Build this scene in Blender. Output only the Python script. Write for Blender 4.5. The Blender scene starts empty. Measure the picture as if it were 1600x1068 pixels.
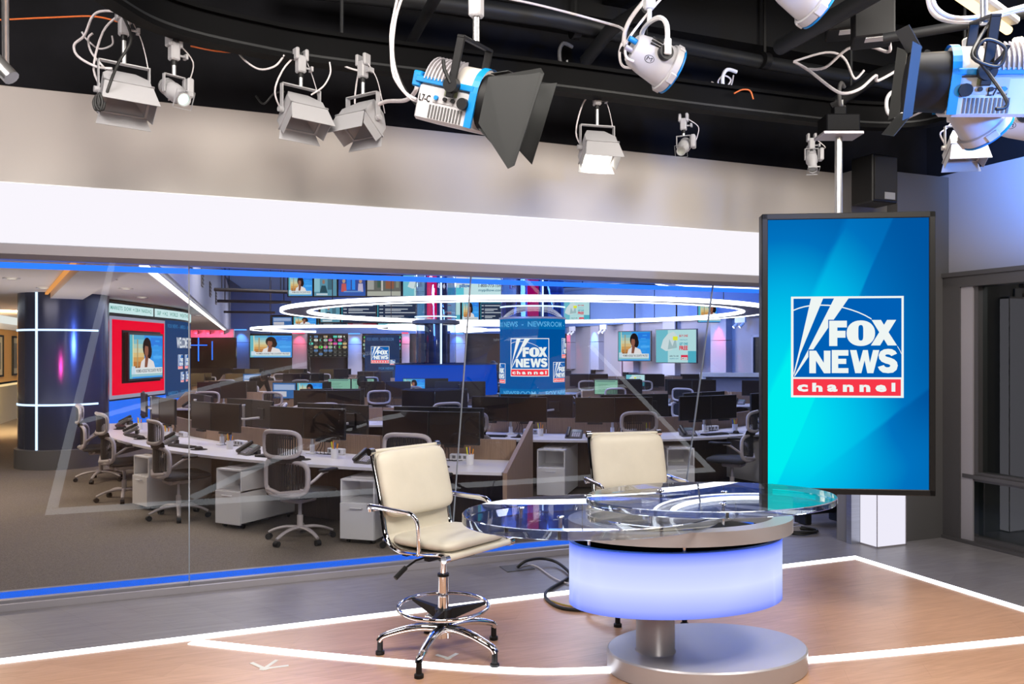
import bpy, bmesh, math, random
from mathutils import Vector, Matrix, Euler
random.seed(7)
S = bpy.context.scene
COL = S.collection
PI = math.pi
H = 1.75                     # eye height above the studio floor
FPX = 1259.0                 # focal length in pixels of the 1600 px frame
TH = math.radians(21.65)     # the studio is turned against the camera axis
CT, ST = math.cos(TH), math.sin(TH)
# ------------------------------------------------------------------ camera
cd = bpy.data.cameras.new('camera')
cd.sensor_width = 36.0
cd.lens = FPX / 1600 * 36
cd.shift_y = 17 / 1600
cd.clip_start = 0.05
cam = bpy.data.objects.new('camera', cd)
cam.location = (0, 0, H)
cam.rotation_euler = (PI / 2, 0, 0)
COL.objects.link(cam)
S.camera = cam
# ------------------------------------------------------------------ world, exposure
w = bpy.data.worlds.new('world'); S.world = w; w.use_nodes = True
w.node_tree.nodes['Background'].inputs[0].default_value = (.55, .6, .75, 1)
w.node_tree.nodes['Background'].inputs[1].default_value = .04
S.view_settings.view_transform = 'Standard'
S.view_settings.look = 'None'
S.view_settings.exposure = 0.0
S.view_settings.gamma = 1.0
S.view_settings.use_curve_mapping = False
try:
    S.cycles.use_denoising = True
    S.cycles.max_bounces = 10
    S.cycles.transparent_max_bounces = 24
    S.cycles.transmission_bounces = 10
    S.cycles.sample_clamp_indirect = 4.0
    S.cycles.caustics_reflective = False
    S.cycles.caustics_refractive = False
except Exception:
    pass

def R(u, v, z=0.0):          # studio axes -> world
    return Vector((CT * u - ST * v, ST * u + CT * v, z))
def PZ(x, y, z):             # point of the photograph at height z
    D = (H - z) * FPX / (y - 551)
    return Vector(((x - 800) / FPX * D, D, z))
def PD(x, y, D):             # point of the photograph at distance D
    return Vector(((x - 800) / FPX * D, D, H - (y - 551) / FPX * D))

def area(name, loc, target, size, power, color, sy=None, spread=None):
    l = bpy.data.lights.new(name, 'AREA'); l.energy = power; l.color = color
    l.shape = 'RECTANGLE' if sy else 'SQUARE'; l.size = size
    if sy: l.size_y = sy
    if spread: l.spread = math.radians(spread)
    o = bpy.data.objects.new(name, l); o.location = loc
    o.rotation_euler = (Vector(target) - Vector(loc)).to_track_quat('-Z', 'Y').to_euler()
    COL.objects.link(o); return o
def spot(name, loc, target, power, color, angle=60, blend=.5, r=.08):
    l = bpy.data.lights.new(name, 'SPOT'); l.energy = power; l.color = color
    l.spot_size = math.radians(angle); l.spot_blend = blend; l.shadow_soft_size = r
    o = bpy.data.objects.new(name, l); o.location = loc
    o.rotation_euler = (Vector(target) - Vector(loc)).to_track_quat('-Z', 'Y').to_euler()
    COL.objects.link(o); return o
WARM = (1, .93, .84); COOL = (.86, .9, 1); BLUE = (.08, .3, 1); RED = (1, .05, .12)
# studio flood lights on the lighting grid, with added unseen fills among them
area('studio_softlight_1', R(0.3, 2.2, 4.1), R(.8, 4.4, .0), 1.3, 135, WARM)
area('studio_softlight_2', R(3.6, 2.0, 4.1), R(3.6, 4.4, .0), 1.3, 135, WARM)
area('studio_front_fill', R(1.2, -1.4, 2.7), R(2.4, 4.2, .5), 1.0, 55, WARM)  # added unseen fill behind the camera, brightens the desk column
area('studio_softlight_3', R(-1.8, 3.2, 3.9), R(0.0, 5.85, 2.2), 1.0, 50, (1, .92, .88))
area('studio_softlight_4', R(5.0, 3.0, 3.9), R(3.6, 5.85, 2.9), .8, 36, WARM)
spot('blue_wall_spot', R(5.3, 3.3, 3.35), R(6.7, 4.15, 3.45), 1000, BLUE, 70, .9, .1)
spot('blue_grid_spot', R(3.1, .5, 2.5), R(3.05, 2.39, 2.88), 420, BLUE, 38, .8, .1)
spot('right_wall_spot', R(3.2, 3.4, 3.5), R(6.7, 4.4, 2.7), 18, (1, .95, .95), 60, .9, .2)
area('grid_bounce', R(2.4, 3.2, 2.2), R(2.4, 3.6, 5), 2.5, 1.2, (.8, .85, 1))  # added upward fill in mid-air, imitates bounce onto the grid
# newsroom ceiling lights
for i, (x, y, p, c) in enumerate([(-3.2, 9.3, 95, (1, .93, .9)), (-7.4, 9.5, 90, (1, .84, .66)), (1.6, 12.2, 70, (.9, .9, 1)), (-4.5, 15, 90, (1, .9, .85)),
                                  (1.5, 18, 110, (.75, .82, 1)), (5.5, 15, 60, (.9, .9, 1)), (-5, 24, 200, (.9, .88, 1)), (2, 28, 260, (.85, .88, 1)), (-8, 33, 300, (1, .9, .95))]):
    area('newsroom_ceiling_light_%d' % (i + 1), (x, y, 2.66 if x < -3.0 - y * .3 else 4.2), (x, y, 0), 2.0, p * 1.25, c)
area('newsroom_ceiling_fill_1', (-6.6, 11, .9), (-6.6, 11, 3), 3, 30, (1, .9, .85)); area('newsroom_ceiling_fill_2', (-9, 19, .9), (-9, 19, 3), 4, 45, (1, .9, .85))  # added unseen fills pointing up to brighten the low ceiling

# ------------------------------------------------------------------ materials
MATS = {}
def mat(name, col, rough=.5, metal=0.0, em=0.0, emc=None, spec=.5, coat=0.0, noise=None, bump=None):
    if name in MATS: return MATS[name]
    m = bpy.data.materials.new(name); m.use_nodes = True
    nt = m.node_tree; b = nt.nodes['Principled BSDF']
    b.inputs['Base Color'].default_value = (*col, 1)
    b.inputs['Roughness'].default_value = rough
    b.inputs['Metallic'].default_value = metal
    b.inputs['Specular IOR Level'].default_value = spec
    b.inputs['Coat Weight'].default_value = coat
    if em:
        b.inputs['Emission Color'].default_value = (*(emc or col), 1)
        b.inputs['Emission Strength'].default_value = em
    if noise or bump:
        tc = nt.nodes.new('ShaderNodeTexCoord')
        n = nt.nodes.new('ShaderNodeTexNoise')
        sc = (noise or bump)[0]
        mp = nt.nodes.new('ShaderNodeMapping')
        nt.links.new(tc.outputs['Object'], mp.inputs[0])
        if isinstance(sc, tuple): mp.inputs['Scale'].default_value = sc; n.inputs['Scale'].default_value = 1
        else: n.inputs['Scale'].default_value = sc
        n.inputs['Detail'].default_value = 5
        nt.links.new(mp.outputs[0], n.inputs['Vector'])
        if noise:
            r = nt.nodes.new('ShaderNodeValToRGB')
            r.color_ramp.elements[0].position = .3; r.color_ramp.elements[1].position = .7
            r.color_ramp.elements[0].color = (*[c * (1 - noise[1]) for c in col], 1)
            r.color_ramp.elements[1].color = (*[min(1, c * (1 + noise[1])) for c in col], 1)
            nt.links.new(n.outputs['Fac'], r.inputs[0]); nt.links.new(r.outputs[0], b.inputs['Base Color'])
        if bump:
            bp = nt.nodes.new('ShaderNodeBump'); bp.inputs['Strength'].default_value = bump[1]
            bp.inputs['Distance'].default_value = .004
            nt.links.new(n.outputs['Fac'], bp.inputs['Height']); nt.links.new(bp.outputs[0], b.inputs['Normal'])
    MATS[name] = m; return m
def emis(name, col, s=1.0):
    if name in MATS: return MATS[name]
    m = bpy.data.materials.new(name); m.use_nodes = True; nt = m.node_tree; nt.nodes.clear()
    e = nt.nodes.new('ShaderNodeEmission'); o = nt.nodes.new('ShaderNodeOutputMaterial')
    e.inputs[0].default_value = (*col, 1); e.inputs[1].default_value = s
    nt.links.new(e.outputs[0], o.inputs[0]); MATS[name] = m; return m
def sc(col):                 # a flat screen colour
    return emis('screen_%02x%02x%02x' % tuple(int(min(1, max(0, c)) * 255) for c in col), col, 1.0)
def clear_glass(name, tint, gl=1.0, base=0.02, rough=0.0):
    m = bpy.data.materials.new(name); m.use_nodes = True; nt = m.node_tree; nt.nodes.clear()
    o = nt.nodes.new('ShaderNodeOutputMaterial'); mx = nt.nodes.new('ShaderNodeMixShader')
    t = nt.nodes.new('ShaderNodeBsdfTransparent'); g = nt.nodes.new('ShaderNodeBsdfGlossy')
    f = nt.nodes.new('ShaderNodeFresnel')
    ge = nt.nodes.new('ShaderNodeNewGeometry'); io = nt.nodes.new('ShaderNodeMapRange'); io.inputs[3].default_value = 1.5; io.inputs[4].default_value = 1 / 1.5
    nt.links.new(ge.outputs['Backfacing'], io.inputs[0]); nt.links.new(io.outputs[0], f.inputs[0])
    ma = nt.nodes.new('ShaderNodeMath'); ma.operation = 'MULTIPLY_ADD'
    ma.inputs[1].default_value = gl; ma.inputs[2].default_value = base
    t.inputs[0].default_value = (*tint, 1); g.inputs['Roughness'].default_value = rough
    nt.links.new(f.outputs[0], ma.inputs[0]); nt.links.new(ma.outputs[0], mx.inputs[0])
    nt.links.new(t.outputs[0], mx.inputs[1]); nt.links.new(g.outputs[0], mx.inputs[2])
    nt.links.new(mx.outputs[0], o.inputs[0]); MATS[name] = m; return m
def real_glass(name, tint, ior=1.45):
    m = bpy.data.materials.new(name); m.use_nodes = True; nt = m.node_tree
    b = nt.nodes['Principled BSDF']; b.inputs['Base Color'].default_value = (*tint, 1)
    b.inputs['Transmission Weight'].default_value = 1; b.inputs['Roughness'].default_value = .01
    b.inputs['IOR'].default_value = ior; MATS[name] = m; return m

M_rwall = mat('lilac_grey_wall_paint', (.30, .29, .32), .7)
M_cream = mat('cream_wall_paint', (.52, .48, .455), .7, noise=(1.2, .03))
M_black = mat('black_wall_paint', (.006, .006, .008), .8, spec=.15, noise=(3, .4))
M_ceil = mat('black_ceiling_coating', (.006, .006, .007), .95, spec=.05, noise=(14, .5), bump=(60, 1.0))
M_pipe = mat('dark_grey_pipe_paint', (.014, .015, .017), .5, spec=.35)
M_beam = mat('black_beam_paint', (.004, .004, .0045), .5, spec=.05)
M_hdr = emis('header_light_diffuser', (.95, .92, .985), 1.0)
M_frame = mat('grey_anodised_metal', (.40, .38, .42), .4, .25)
M_dframe = mat('dark_bronze_frame_metal', (.11, .105, .11), .42, .5)
M_steel = mat('brushed_steel_panel', (.42, .44, .5), .35, .9, noise=((2, 2, 200), .1))
M_dgrey = mat('dark_grey_panel', (.10, .098, .10), .55)
M_cgrey = mat('mid_grey_paint', (.2, .195, .2), .7)
M_line = emis('white_floor_light', (.93, .95, 1), 3.6)
M_bluestrip = emis('blue_led_diffuser', (.025, .17, 1.0), 1.5)
M_chrome = mat('polished_chrome', (.86, .86, .88), .06, 1.0)
M_cream_l = mat('cream_leather', (.66, .62, .53), .42, noise=(9, .03), bump=(160, .15))
M_plast = mat('black_plastic', (.009, .009, .01), .45, spec=.3)
M_blk = mat('matt_black_metal', (.008, .008, .009), .55, spec=.25)
M_white = mat('white_lacquer', (.78, .78, .8), .4)
M_fix = mat('pale_grey_fixture_paint', (.44, .435, .455), .45)
M_silver = mat('satin_silver_paint', (.52, .51, .55), .33, .3)
M_cable_w = mat('white_cable_sheath', (.75, .7, .72), .5)
M_cable_b = mat('black_cable_sheath', (.012, .012, .012), .5)
M_cable_o = mat('orange_cable_sheath', (.75, .16, .03), .5)
M_red = mat('red_plastic', (.6, .02, .03), .4)
M_blue = mat('bright_blue_trim', (.0, .22, .62), .4)
M_bright = mat('galvanised_fitting', (.6, .6, .6), .3, .9)
M_screen = mat('dark_monitor_glass', (.02, .014, .012), .3, spec=.35)
M_mon = mat('black_monitor_plastic', (.013, .012, .012), .45)
M_taupe = mat('taupe_chair_plastic', (.46, .42, .43), .4)
M_mesh = mat('charcoal_chair_mesh', (.015, .015, .018), .7)
M_wf = mat('white_fixture_paint', (.58, .57, .6), .4)
M_seatf = mat('charcoal_seat_fabric', (.025, .027, .032), .85)
M_wtop = mat('white_desk_laminate', (.72, .7, .72), .35)
M_wood = mat('light_walnut_laminate', (.28, .185, .125), .5, noise=((90, 90, 4), .14))
M_dwood = mat('dark_walnut_laminate', (.075, .05, .04), .5, noise=((90, 90, 4), .2))
M_clear = clear_glass('clear_glass_face', (.97, .985, 1.0), 1.3, .0)
M_wallglass = clear_glass('wall_glass', (.96, .97, .985), 0.9, .0)
M_edge = real_glass('glass_edge', (.88, .95, 1.0))

def plank_mat(name, c1, c2, rot, scale, rough):
    m = bpy.data.materials.new(name); m.use_nodes = True; nt = m.node_tree; b = nt.nodes['Principled BSDF']
    N = nt.nodes.new; L = nt.links.new
    tc = N('ShaderNodeTexCoord'); mp = N('ShaderNodeMapping'); mp.inputs['Rotation'].default_value = (0, 0, rot)
    L(tc.outputs['Object'], mp.inputs[0])
    br = N('ShaderNodeTexBrick'); br.inputs['Scale'].default_value = 1
    br.inputs['Brick Width'].default_value = scale[0]; br.inputs['Row Height'].default_value = scale[1]
    br.inputs['Mortar Size'].default_value = .0012; br.inputs['Mortar Smooth'].default_value = .1
    br.inputs['Color1'].default_value = (.35, .35, .35, 1); br.inputs['Color2'].default_value = (.65, .65, .65, 1)
    br.inputs['Mortar'].default_value = (.0, .0, .0, 1); br.offset = .37
    L(mp.outputs[0], br.inputs[0])
    m2 = N('ShaderNodeMapping'); m2.inputs['Rotation'].default_value = (0, 0, rot); m2.inputs['Scale'].default_value = (2.2, 28, 1)
    L(tc.outputs['Object'], m2.inputs[0])
    n = N('ShaderNodeTexNoise'); n.inputs['Scale'].default_value = 1.2; n.inputs['Detail'].default_value = 7; n.inputs['Distortion'].default_value = 1.4
    L(m2.outputs[0], n.inputs[0])
    add = N('ShaderNodeMix'); add.data_type = 'RGBA'; add.blend_type = 'MIX'; add.inputs[0].default_value = .62
    L(br.outputs[0], add.inputs[6]); L(n.outputs['Fac'], add.inputs[7])
    r = N('ShaderNodeValToRGB'); r.color_ramp.elements[0].position = .25; r.color_ramp.elements[1].position = .72
    r.color_ramp.elements[0].color = (*c1, 1); r.color_ramp.elements[1].color = (*c2, 1)
    L(add.outputs[2], r.inputs[0]); L(r.outputs[0], b.inputs['Base Color'])
    b.inputs['Roughness'].default_value = rough
    MATS[name] = m; return m
M_floorwood = plank_mat('maple_floor_boards', (.46, .245, .145), (.70, .425, .28), math.radians(35), (1.2, .19), .3)
M_floorgrey = plank_mat('grey_floor_boards', (.15, .14, .15), (.28, .262, .278), math.radians(60), (1.2, .3), .34)
M_carpet = mat('taupe_carpet', (.18, .152, .125), .95, spec=.1, noise=(130, .35), bump=(180, .5))

# ------------------------------------------------------------------ mesh builder
class MB:
    def __init__(s): s.v = []; s.f = []; s.m = []; s.ms = []; s.X = Matrix.Identity(4)
    def mi(s, m):
        if m is None: return 0
        if m not in s.ms: s.ms.append(m)
        return s.ms.index(m)
    def add(s, vs, fs, m=None, X=None):
        k = len(s.v); T = s.X @ X if X is not None else s.X
        s.v += [tuple(T @ Vector(p)) for p in vs]
        i = s.mi(m)
        for f in fs: s.f.append(tuple(k + a for a in f)); s.m.append(i)
        return s
    def box(s, x0, x1, y0, y1, z0, z1, m=None, X=None):
        vs = [(x, y, z) for z in (z0, z1) for y in (y0, y1) for x in (x0, x1)]
        fs = [(0, 2, 3, 1), (4, 5, 7, 6), (0, 1, 5, 4), (2, 6, 7, 3), (0, 4, 6, 2), (1, 3, 7, 5)]
        return s.add(vs, fs, m, X)
    def bbox(s, x0, x1, y0, y1, z0, z1, b=.01, m=None, X=None):   # bevelled box
        t = bmesh.new(); bmesh.ops.create_cube(t, size=1)
        for q in t.verts: q.co = ((x0 + x1) / 2 + q.co.x * (x1 - x0), (y0 + y1) / 2 + q.co.y * (y1 - y0), (z0 + z1) / 2 + q.co.z * (z1 - z0))
        bmesh.ops.bevel(t, geom=t.edges[:], offset=b, segments=2 if b > .012 else 1, profile=.5, affect='EDGES')
        t.verts.index_update()
        s.add([tuple(q.co) for q in t.verts], [tuple(q.index for q in f.verts) for f in t.faces], m, X); t.free(); return s
    def prism(s, poly, z0, z1, m=None, X=None, cap=True, mside=None):
        n = len(poly); vs = [(p[0], p[1], z0) for p in poly] + [(p[0], p[1], z1) for p in poly]
        s.add(vs, [(i, (i + 1) % n, n + (i + 1) % n, n + i) for i in range(n)], mside or m, X)
        if cap: s.add(vs, [tuple(range(n - 1, -1, -1)), tuple(range(n, 2 * n))], m, X)
        return s
    def lathe(s, prof, n=24, m=None, X=None, c=(0, 0, 0), a0=0.0, a1=2 * PI):
        full = abs(a1 - a0 - 2 * PI) < 1e-6; k = n if full else n + 1
        vs = [(c[0] + r * math.cos(a0 + (a1 - a0) * i / n), c[1] + r * math.sin(a0 + (a1 - a0) * i / n), c[2] + z) for (r, z) in prof for i in range(k)]
        fs = []
        for j in range(len(prof) - 1):
            for i in range(n):
                i2 = (i + 1) % k
                fs.append((j * k + i, j * k + i2, (j + 1) * k + i2, (j + 1) * k + i))
        return s.add(vs, fs, m, X)
    def cyl(s, a, b, r0, r1=None, n=16, m=None, X=None):
        a, b = Vector(a), Vector(b); r1 = r0 if r1 is None else r1
        q = (b - a).to_track_quat('Z', 'X').to_matrix().to_4x4(); T = Matrix.Translation(a) @ q
        L = (b - a).length
        return s.lathe([(0.0001, 0), (r0, 0), (r1, L), (0.0001, L)], n, m, (X @ T) if X is not None else T)
    def tube(s, pts, r, n=8, m=None, X=None, closed=False, sy=1.0):
        P = [Vector(p) for p in pts]; N = len(P); vs = []; up = None
        for i in range(N):
            d = (P[(i + 1) % N] - P[i - 1]) if closed else (P[min(i + 1, N - 1)] - P[max(i - 1, 0)])
            d = d.normalized() if d.length > 1e-9 else Vector((0, 0, 1))
            if up is None: up = Vector((0, 0, 1)) if abs(d.z) < .9 else Vector((1, 0, 0))
            sd = d.cross(up); sd = sd.normalized() if sd.length > 1e-6 else Vector((1, 0, 0))
            up = sd.cross(d).normalized()
            rr = r[i] if isinstance(r, (list, tuple)) else r
            for k in range(n):
                a = 2 * PI * k / n
                vs.append(tuple(P[i] + sd * math.cos(a) * rr + up * math.sin(a) * rr * sy))
        fs = []
        for i in range(N if closed else N - 1):
            j = (i + 1) % N
            for k in range(n): fs.append((i * n + k, i * n + (k + 1) % n, j * n + (k + 1) % n, j * n + k))
        if not closed: fs += [tuple(range(n - 1, -1, -1)), tuple((N - 1) * n + k for k in range(n))]
        return s.add(vs, fs, m, X)
    def sweep(s, pts, w, h, m=None, X=None, closed=False):        # upright rectangular section along a path
        P = [Vector(p) for p in pts]; N = len(P); vs = []
        for i in range(N):
            d = (P[(i + 1) % N] - P[i - 1]) if closed else (P[min(i + 1, N - 1)] - P[max(i - 1, 0)])
            d.z = 0; d.normalize(); sd = Vector((d.y, -d.x, 0))
            for a, b in ((-1, -1), (1, -1), (1, 1), (-1, 1)): vs.append(tuple(P[i] + sd * a * w / 2 + Vector((0, 0, b * h / 2))))
        fs = []
        for i in range(N if closed else N - 1):
            j = (i + 1) % N
            for k in range(4): fs.append((i * 4 + k, i * 4 + (k + 1) % 4, j * 4 + (k + 1) % 4, j * 4 + k))
        if not closed: fs += [(3, 2, 1, 0), tuple((N - 1) * 4 + k for k in range(4))]
        return s.add(vs, fs, m, X)
    def flat(s, poly, y, m=None, X=None):                          # polygon in the x-z plane facing -y
        return s.add([(p[0], y, p[1]) for p in poly], [tuple(range(len(poly)))], m, X)
    def build(s, name, m=None, parent=None, smooth=40, loc=None, rz=None):
        me = bpy.data.meshes.new(name); me.from_pydata(s.v, [], s.f)
        ms = s.ms if s.ms else [m or M_blk]
        if m and s.ms and m not in s.ms and False: ms = s.ms
        for x in ms: me.materials.append(x)
        me.polygons.foreach_set('material_index', s.m)
        bm = bmesh.new(); bm.from_mesh(me); bmesh.ops.remove_doubles(bm, verts=bm.verts, dist=1e-6)
        bmesh.ops.recalc_face_normals(bm, faces=bm.faces) if not getattr(s, 'keep', False) else None
        bm.to_mesh(me); bm.free()
        if smooth:
            me.polygons.foreach_set('use_smooth', [True] * len(me.polygons)); me.set_sharp_from_angle(angle=math.radians(smooth))
        o = bpy.data.objects.new(name, me); COL.objects.link(o)
        if parent: o.parent = parent
        if loc is not None: o.location = loc
        if rz is not None: o.rotation_euler = (0, 0, rz)
        return o
def tag(o, label, cat, group=None, kind=None):
    if label: o['label'] = label
    if cat: o['category'] = cat
    if group: o['group'] = group
    if kind: o['kind'] = kind
    return o
def thing(name, label, cat, loc=(0, 0, 0), rz=0.0, group=None):
    o = bpy.data.objects.new(name, None); o.empty_display_size = .1; COL.objects.link(o)
    o.location = loc; o.rotation_euler = (0, 0, rz)
    return tag(o, label, cat, group)
def struct(o): o['kind'] = 'structure'; return o
def kids(o): return [c for c in bpy.data.objects if c.parent == o]
KC = {}
def dup(o, loc, rz, label, group=None, cat=None):
    if o.name not in KC: KC[o.name] = [(c, kids(c)) for c in kids(o)]
    r = o.copy(); COL.objects.link(r); r.location = loc; r.rotation_euler = (0, 0, rz); r['label'] = label
    if group: r['group'] = group
    for c, gs in KC[o.name]:
        d = c.copy(); COL.objects.link(d); d.parent = r
        for g in gs:
            e = g.copy(); COL.objects.link(e); e.parent = d
    return r
used = set()
def place(proto, loc, rz, label, group=None):
    if proto.name in used: return dup(proto, loc, rz, label, group)
    used.add(proto.name); KC[proto.name] = [(c, kids(c)) for c in kids(proto)]
    proto.location = loc; proto.rotation_euler = (0, 0, rz); proto['label'] = label
    if group: proto['group'] = group
    return proto
def rotm(ax, deg, c=(0, 0, 0)):
    c = Vector(c); return Matrix.Translation(c) @ Matrix.Rotation(math.radians(deg), 4, ax) @ Matrix.Translation(-c)
def smooth_path(pts, n=6):
    P = [Vector(p) for p in pts]; out = []
    for i in range(len(P) - 1):
        p0, p1, p2, p3 = P[max(i - 1, 0)], P[i], P[i + 1], P[min(i + 2, len(P) - 1)]
        for k in range(n):
            t = k / n
            out.append(.5 * ((2 * p1) + (p2 - p0) * t + (2 * p0 - 5 * p1 + 4 * p2 - p3) * t * t + (3 * p1 - p0 - 3 * p2 + p3) * t ** 3))
    out.append(P[-1]); return out

# ------------------------------------------------------------------ flat lettering and screen pictures
TC = {}
def textmesh(txt, bold=0.0):
    if (txt, bold) in TC: return TC[(txt, bold)]
    c = bpy.data.curves.new('t', 'FONT'); c.body = txt; c.offset = bold; c.resolution_u = 2; c.fill_mode = 'FRONT'
    o = bpy.data.objects.new('t', c); COL.objects.link(o)
    dg = bpy.context.evaluated_depsgraph_get(); dg.update()
    me = bpy.data.meshes.new_from_object(o.evaluated_get(dg))
    vs = [(v.co.x, v.co.y) for v in me.vertices]; fs = [tuple(p.vertices) for p in me.polygons]
    bpy.data.objects.remove(o); bpy.data.curves.remove(c); bpy.data.meshes.remove(me)
    xs = [a[0] for a in vs]; ys = [a[1] for a in vs]
    TC[(txt, bold)] = (vs, fs, min(xs), max(xs), min(ys), max(ys)); return TC[(txt, bold)]
def text(mb, txt, x0, x1, z0, z1, y, m, bold=0.0, X=None):
    vs, fs, a, b, c, d = textmesh(txt, bold)
    mb.add([(x0 + (p[0] - a) / (b - a) * (x1 - x0), y, z0 + (p[1] - c) / (d - c) * (z1 - z0)) for p in vs], fs, m, X)
def rect(mb, x0, x1, z0, z1, y, m, X=None): mb.flat([(x0, z0), (x1, z0), (x1, z1), (x0, z1)], y, m, X)
def disc(mb, cx, cz, rx, rz, y, m, n=18, X=None, a0=0, a1=2 * PI):
    mb.flat([(cx + rx * math.cos(a0 + (a1 - a0) * i / n), cz + rz * math.sin(a0 + (a1 - a0) * i / n)) for i in range(n if a1 - a0 > 6.2 else n + 1)], y, m, X)
WHT = (.86, .92, .9)
def logo(mb, cx, cz, W, y, e=.0015, X=None):
    """white-framed square news channel emblem, W wide, centred at cx, cz, layered towards -y"""
    k = W / 1048.0
    def q(px, py): return (cx + (px - 565) * k, cz + (533 - py) * k)
    def r(x0, y0, x1, y1, d, m): a = q(x0, y1); b = q(x1, y0); rect(mb, a[0], b[0], a[1], b[1], y - e * d, m, X)
    def pg(pts, d, m): mb.flat([q(*p) for p in pts], y - e * d, m, X)
    wh, bl, rd = sc(WHT), sc((.0, .115, .46)), sc((.93, .04, .07))
    r(41, 48, 1089, 1024, 1, wh); r(64, 68, 1068, 828, 2, bl); r(62, 846, 1062, 1005, 2, rd)
    for arc in ([(64, 180), (115, 160), (165, 146), (215, 137), (270, 133), (330, 132), (390, 134), (450, 141), (525, 155), (600, 177), (670, 203), (735, 234), (792, 268)], [(1030, 530), (1050, 565), (1067, 602)]):
        mb.add([(*(lambda a: (a[0], y - e * 3, a[1] - s * 6 * k))(q(*p)),) for p in arc for s in (-1, 1)], [(2 * i, 2 * i + 1, 2 * i + 3, 2 * i + 2) for i in range(len(arc) - 1)], wh, X)
    pg([(228, 68), (342, 68), (128, 600), (70, 810), (66, 790), (110, 600)], 3, wh)
    pg([(444, 68), (579, 68), (440, 274), (250, 560), (204, 632), (74, 826), (72, 812), (203, 562)], 3, wh)
    r(389, 273, 560, 535, 4, bl); r(203, 560, 600, 797, 4, bl)
    pg([(398, 283), (563, 283), (563, 348), (474, 348), (474, 380), (550, 380), (550, 447), (474, 447), (474, 527), (398, 527)], 5, wh)
    n = 32; oo = []; ii = []
    for j in range(n):
        t = 2 * PI * j / n; c_, s_ = math.cos(t), math.sin(t)
        oo.append(q(692 + 132 * math.copysign(abs(c_) ** .92, c_), 404 + 123 * math.copysign(abs(s_) ** .92, s_))); ii.append(q(692 + 23 * math.copysign(abs(c_) ** .7, c_), 400 + 75 * math.copysign(abs(s_) ** .45, s_)))
    mb.add([(p[0], y - e * 5, p[1]) for p in oo + ii], [(j, (j + 1) % n, n + (j + 1) % n, n + j) for j in range(n)], wh, X)
    pg([(792, 277), (878, 277), (906, 325), (934, 277), (1018, 277), (948, 395), (1026, 522), (940, 522), (905, 462), (870, 522), (785, 522), (862, 395)], 5.5, wh)
    pg([(212, 572), (276, 572), (348, 690), (348, 572), (410, 572), (410, 790), (350, 790), (274, 668), (274, 790), (212, 790)], 5, wh)
    pg([(422, 566), (577, 566), (577, 620), (482, 620), (482, 650), (557, 650), (557, 700), (482, 700), (482, 740), (577, 740), (577, 788), (422, 788)], 5, wh)
    pg([(592, 566), (652, 566), (680, 688), (712, 566), (757, 566), (776, 688), (805, 566), (863, 566), (808, 788), (752, 788), (727, 665), (697, 788), (640, 788)], 5, wh)
    pg([(1026, 600), (1010, 575), (980, 558), (945, 554), (905, 560), (872, 580), (857, 615), (862, 650), (885, 678), (920, 694), (955, 704), (966, 715), (955, 730), (930, 732), (912, 722), (905, 710), (850, 728), (865, 758), (895, 782), (945, 788), (990, 782), (1022, 755), (1033, 715), (1025, 680), (1000, 655), (965, 640), (925, 628), (915, 618), (928, 608), (950, 608), (965, 614), (973, 624)], 5, wh)
    for ch, x0, x1, y0, y1 in (('c', 98, 200, 899, 969), ('h', 240, 336, 883, 969), ('a', 379, 476, 899, 969), ('n', 526, 625, 899, 969), ('n', 681, 780, 899, 969), ('e', 827, 930, 899, 969), ('l', 976, 1011, 880, 965)):
        a = q(x0, y1); b = q(x1, y0); text(mb, ch, a[0], b[0], a[1], b[1], y - e * 3, wh, .045, X)
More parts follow.
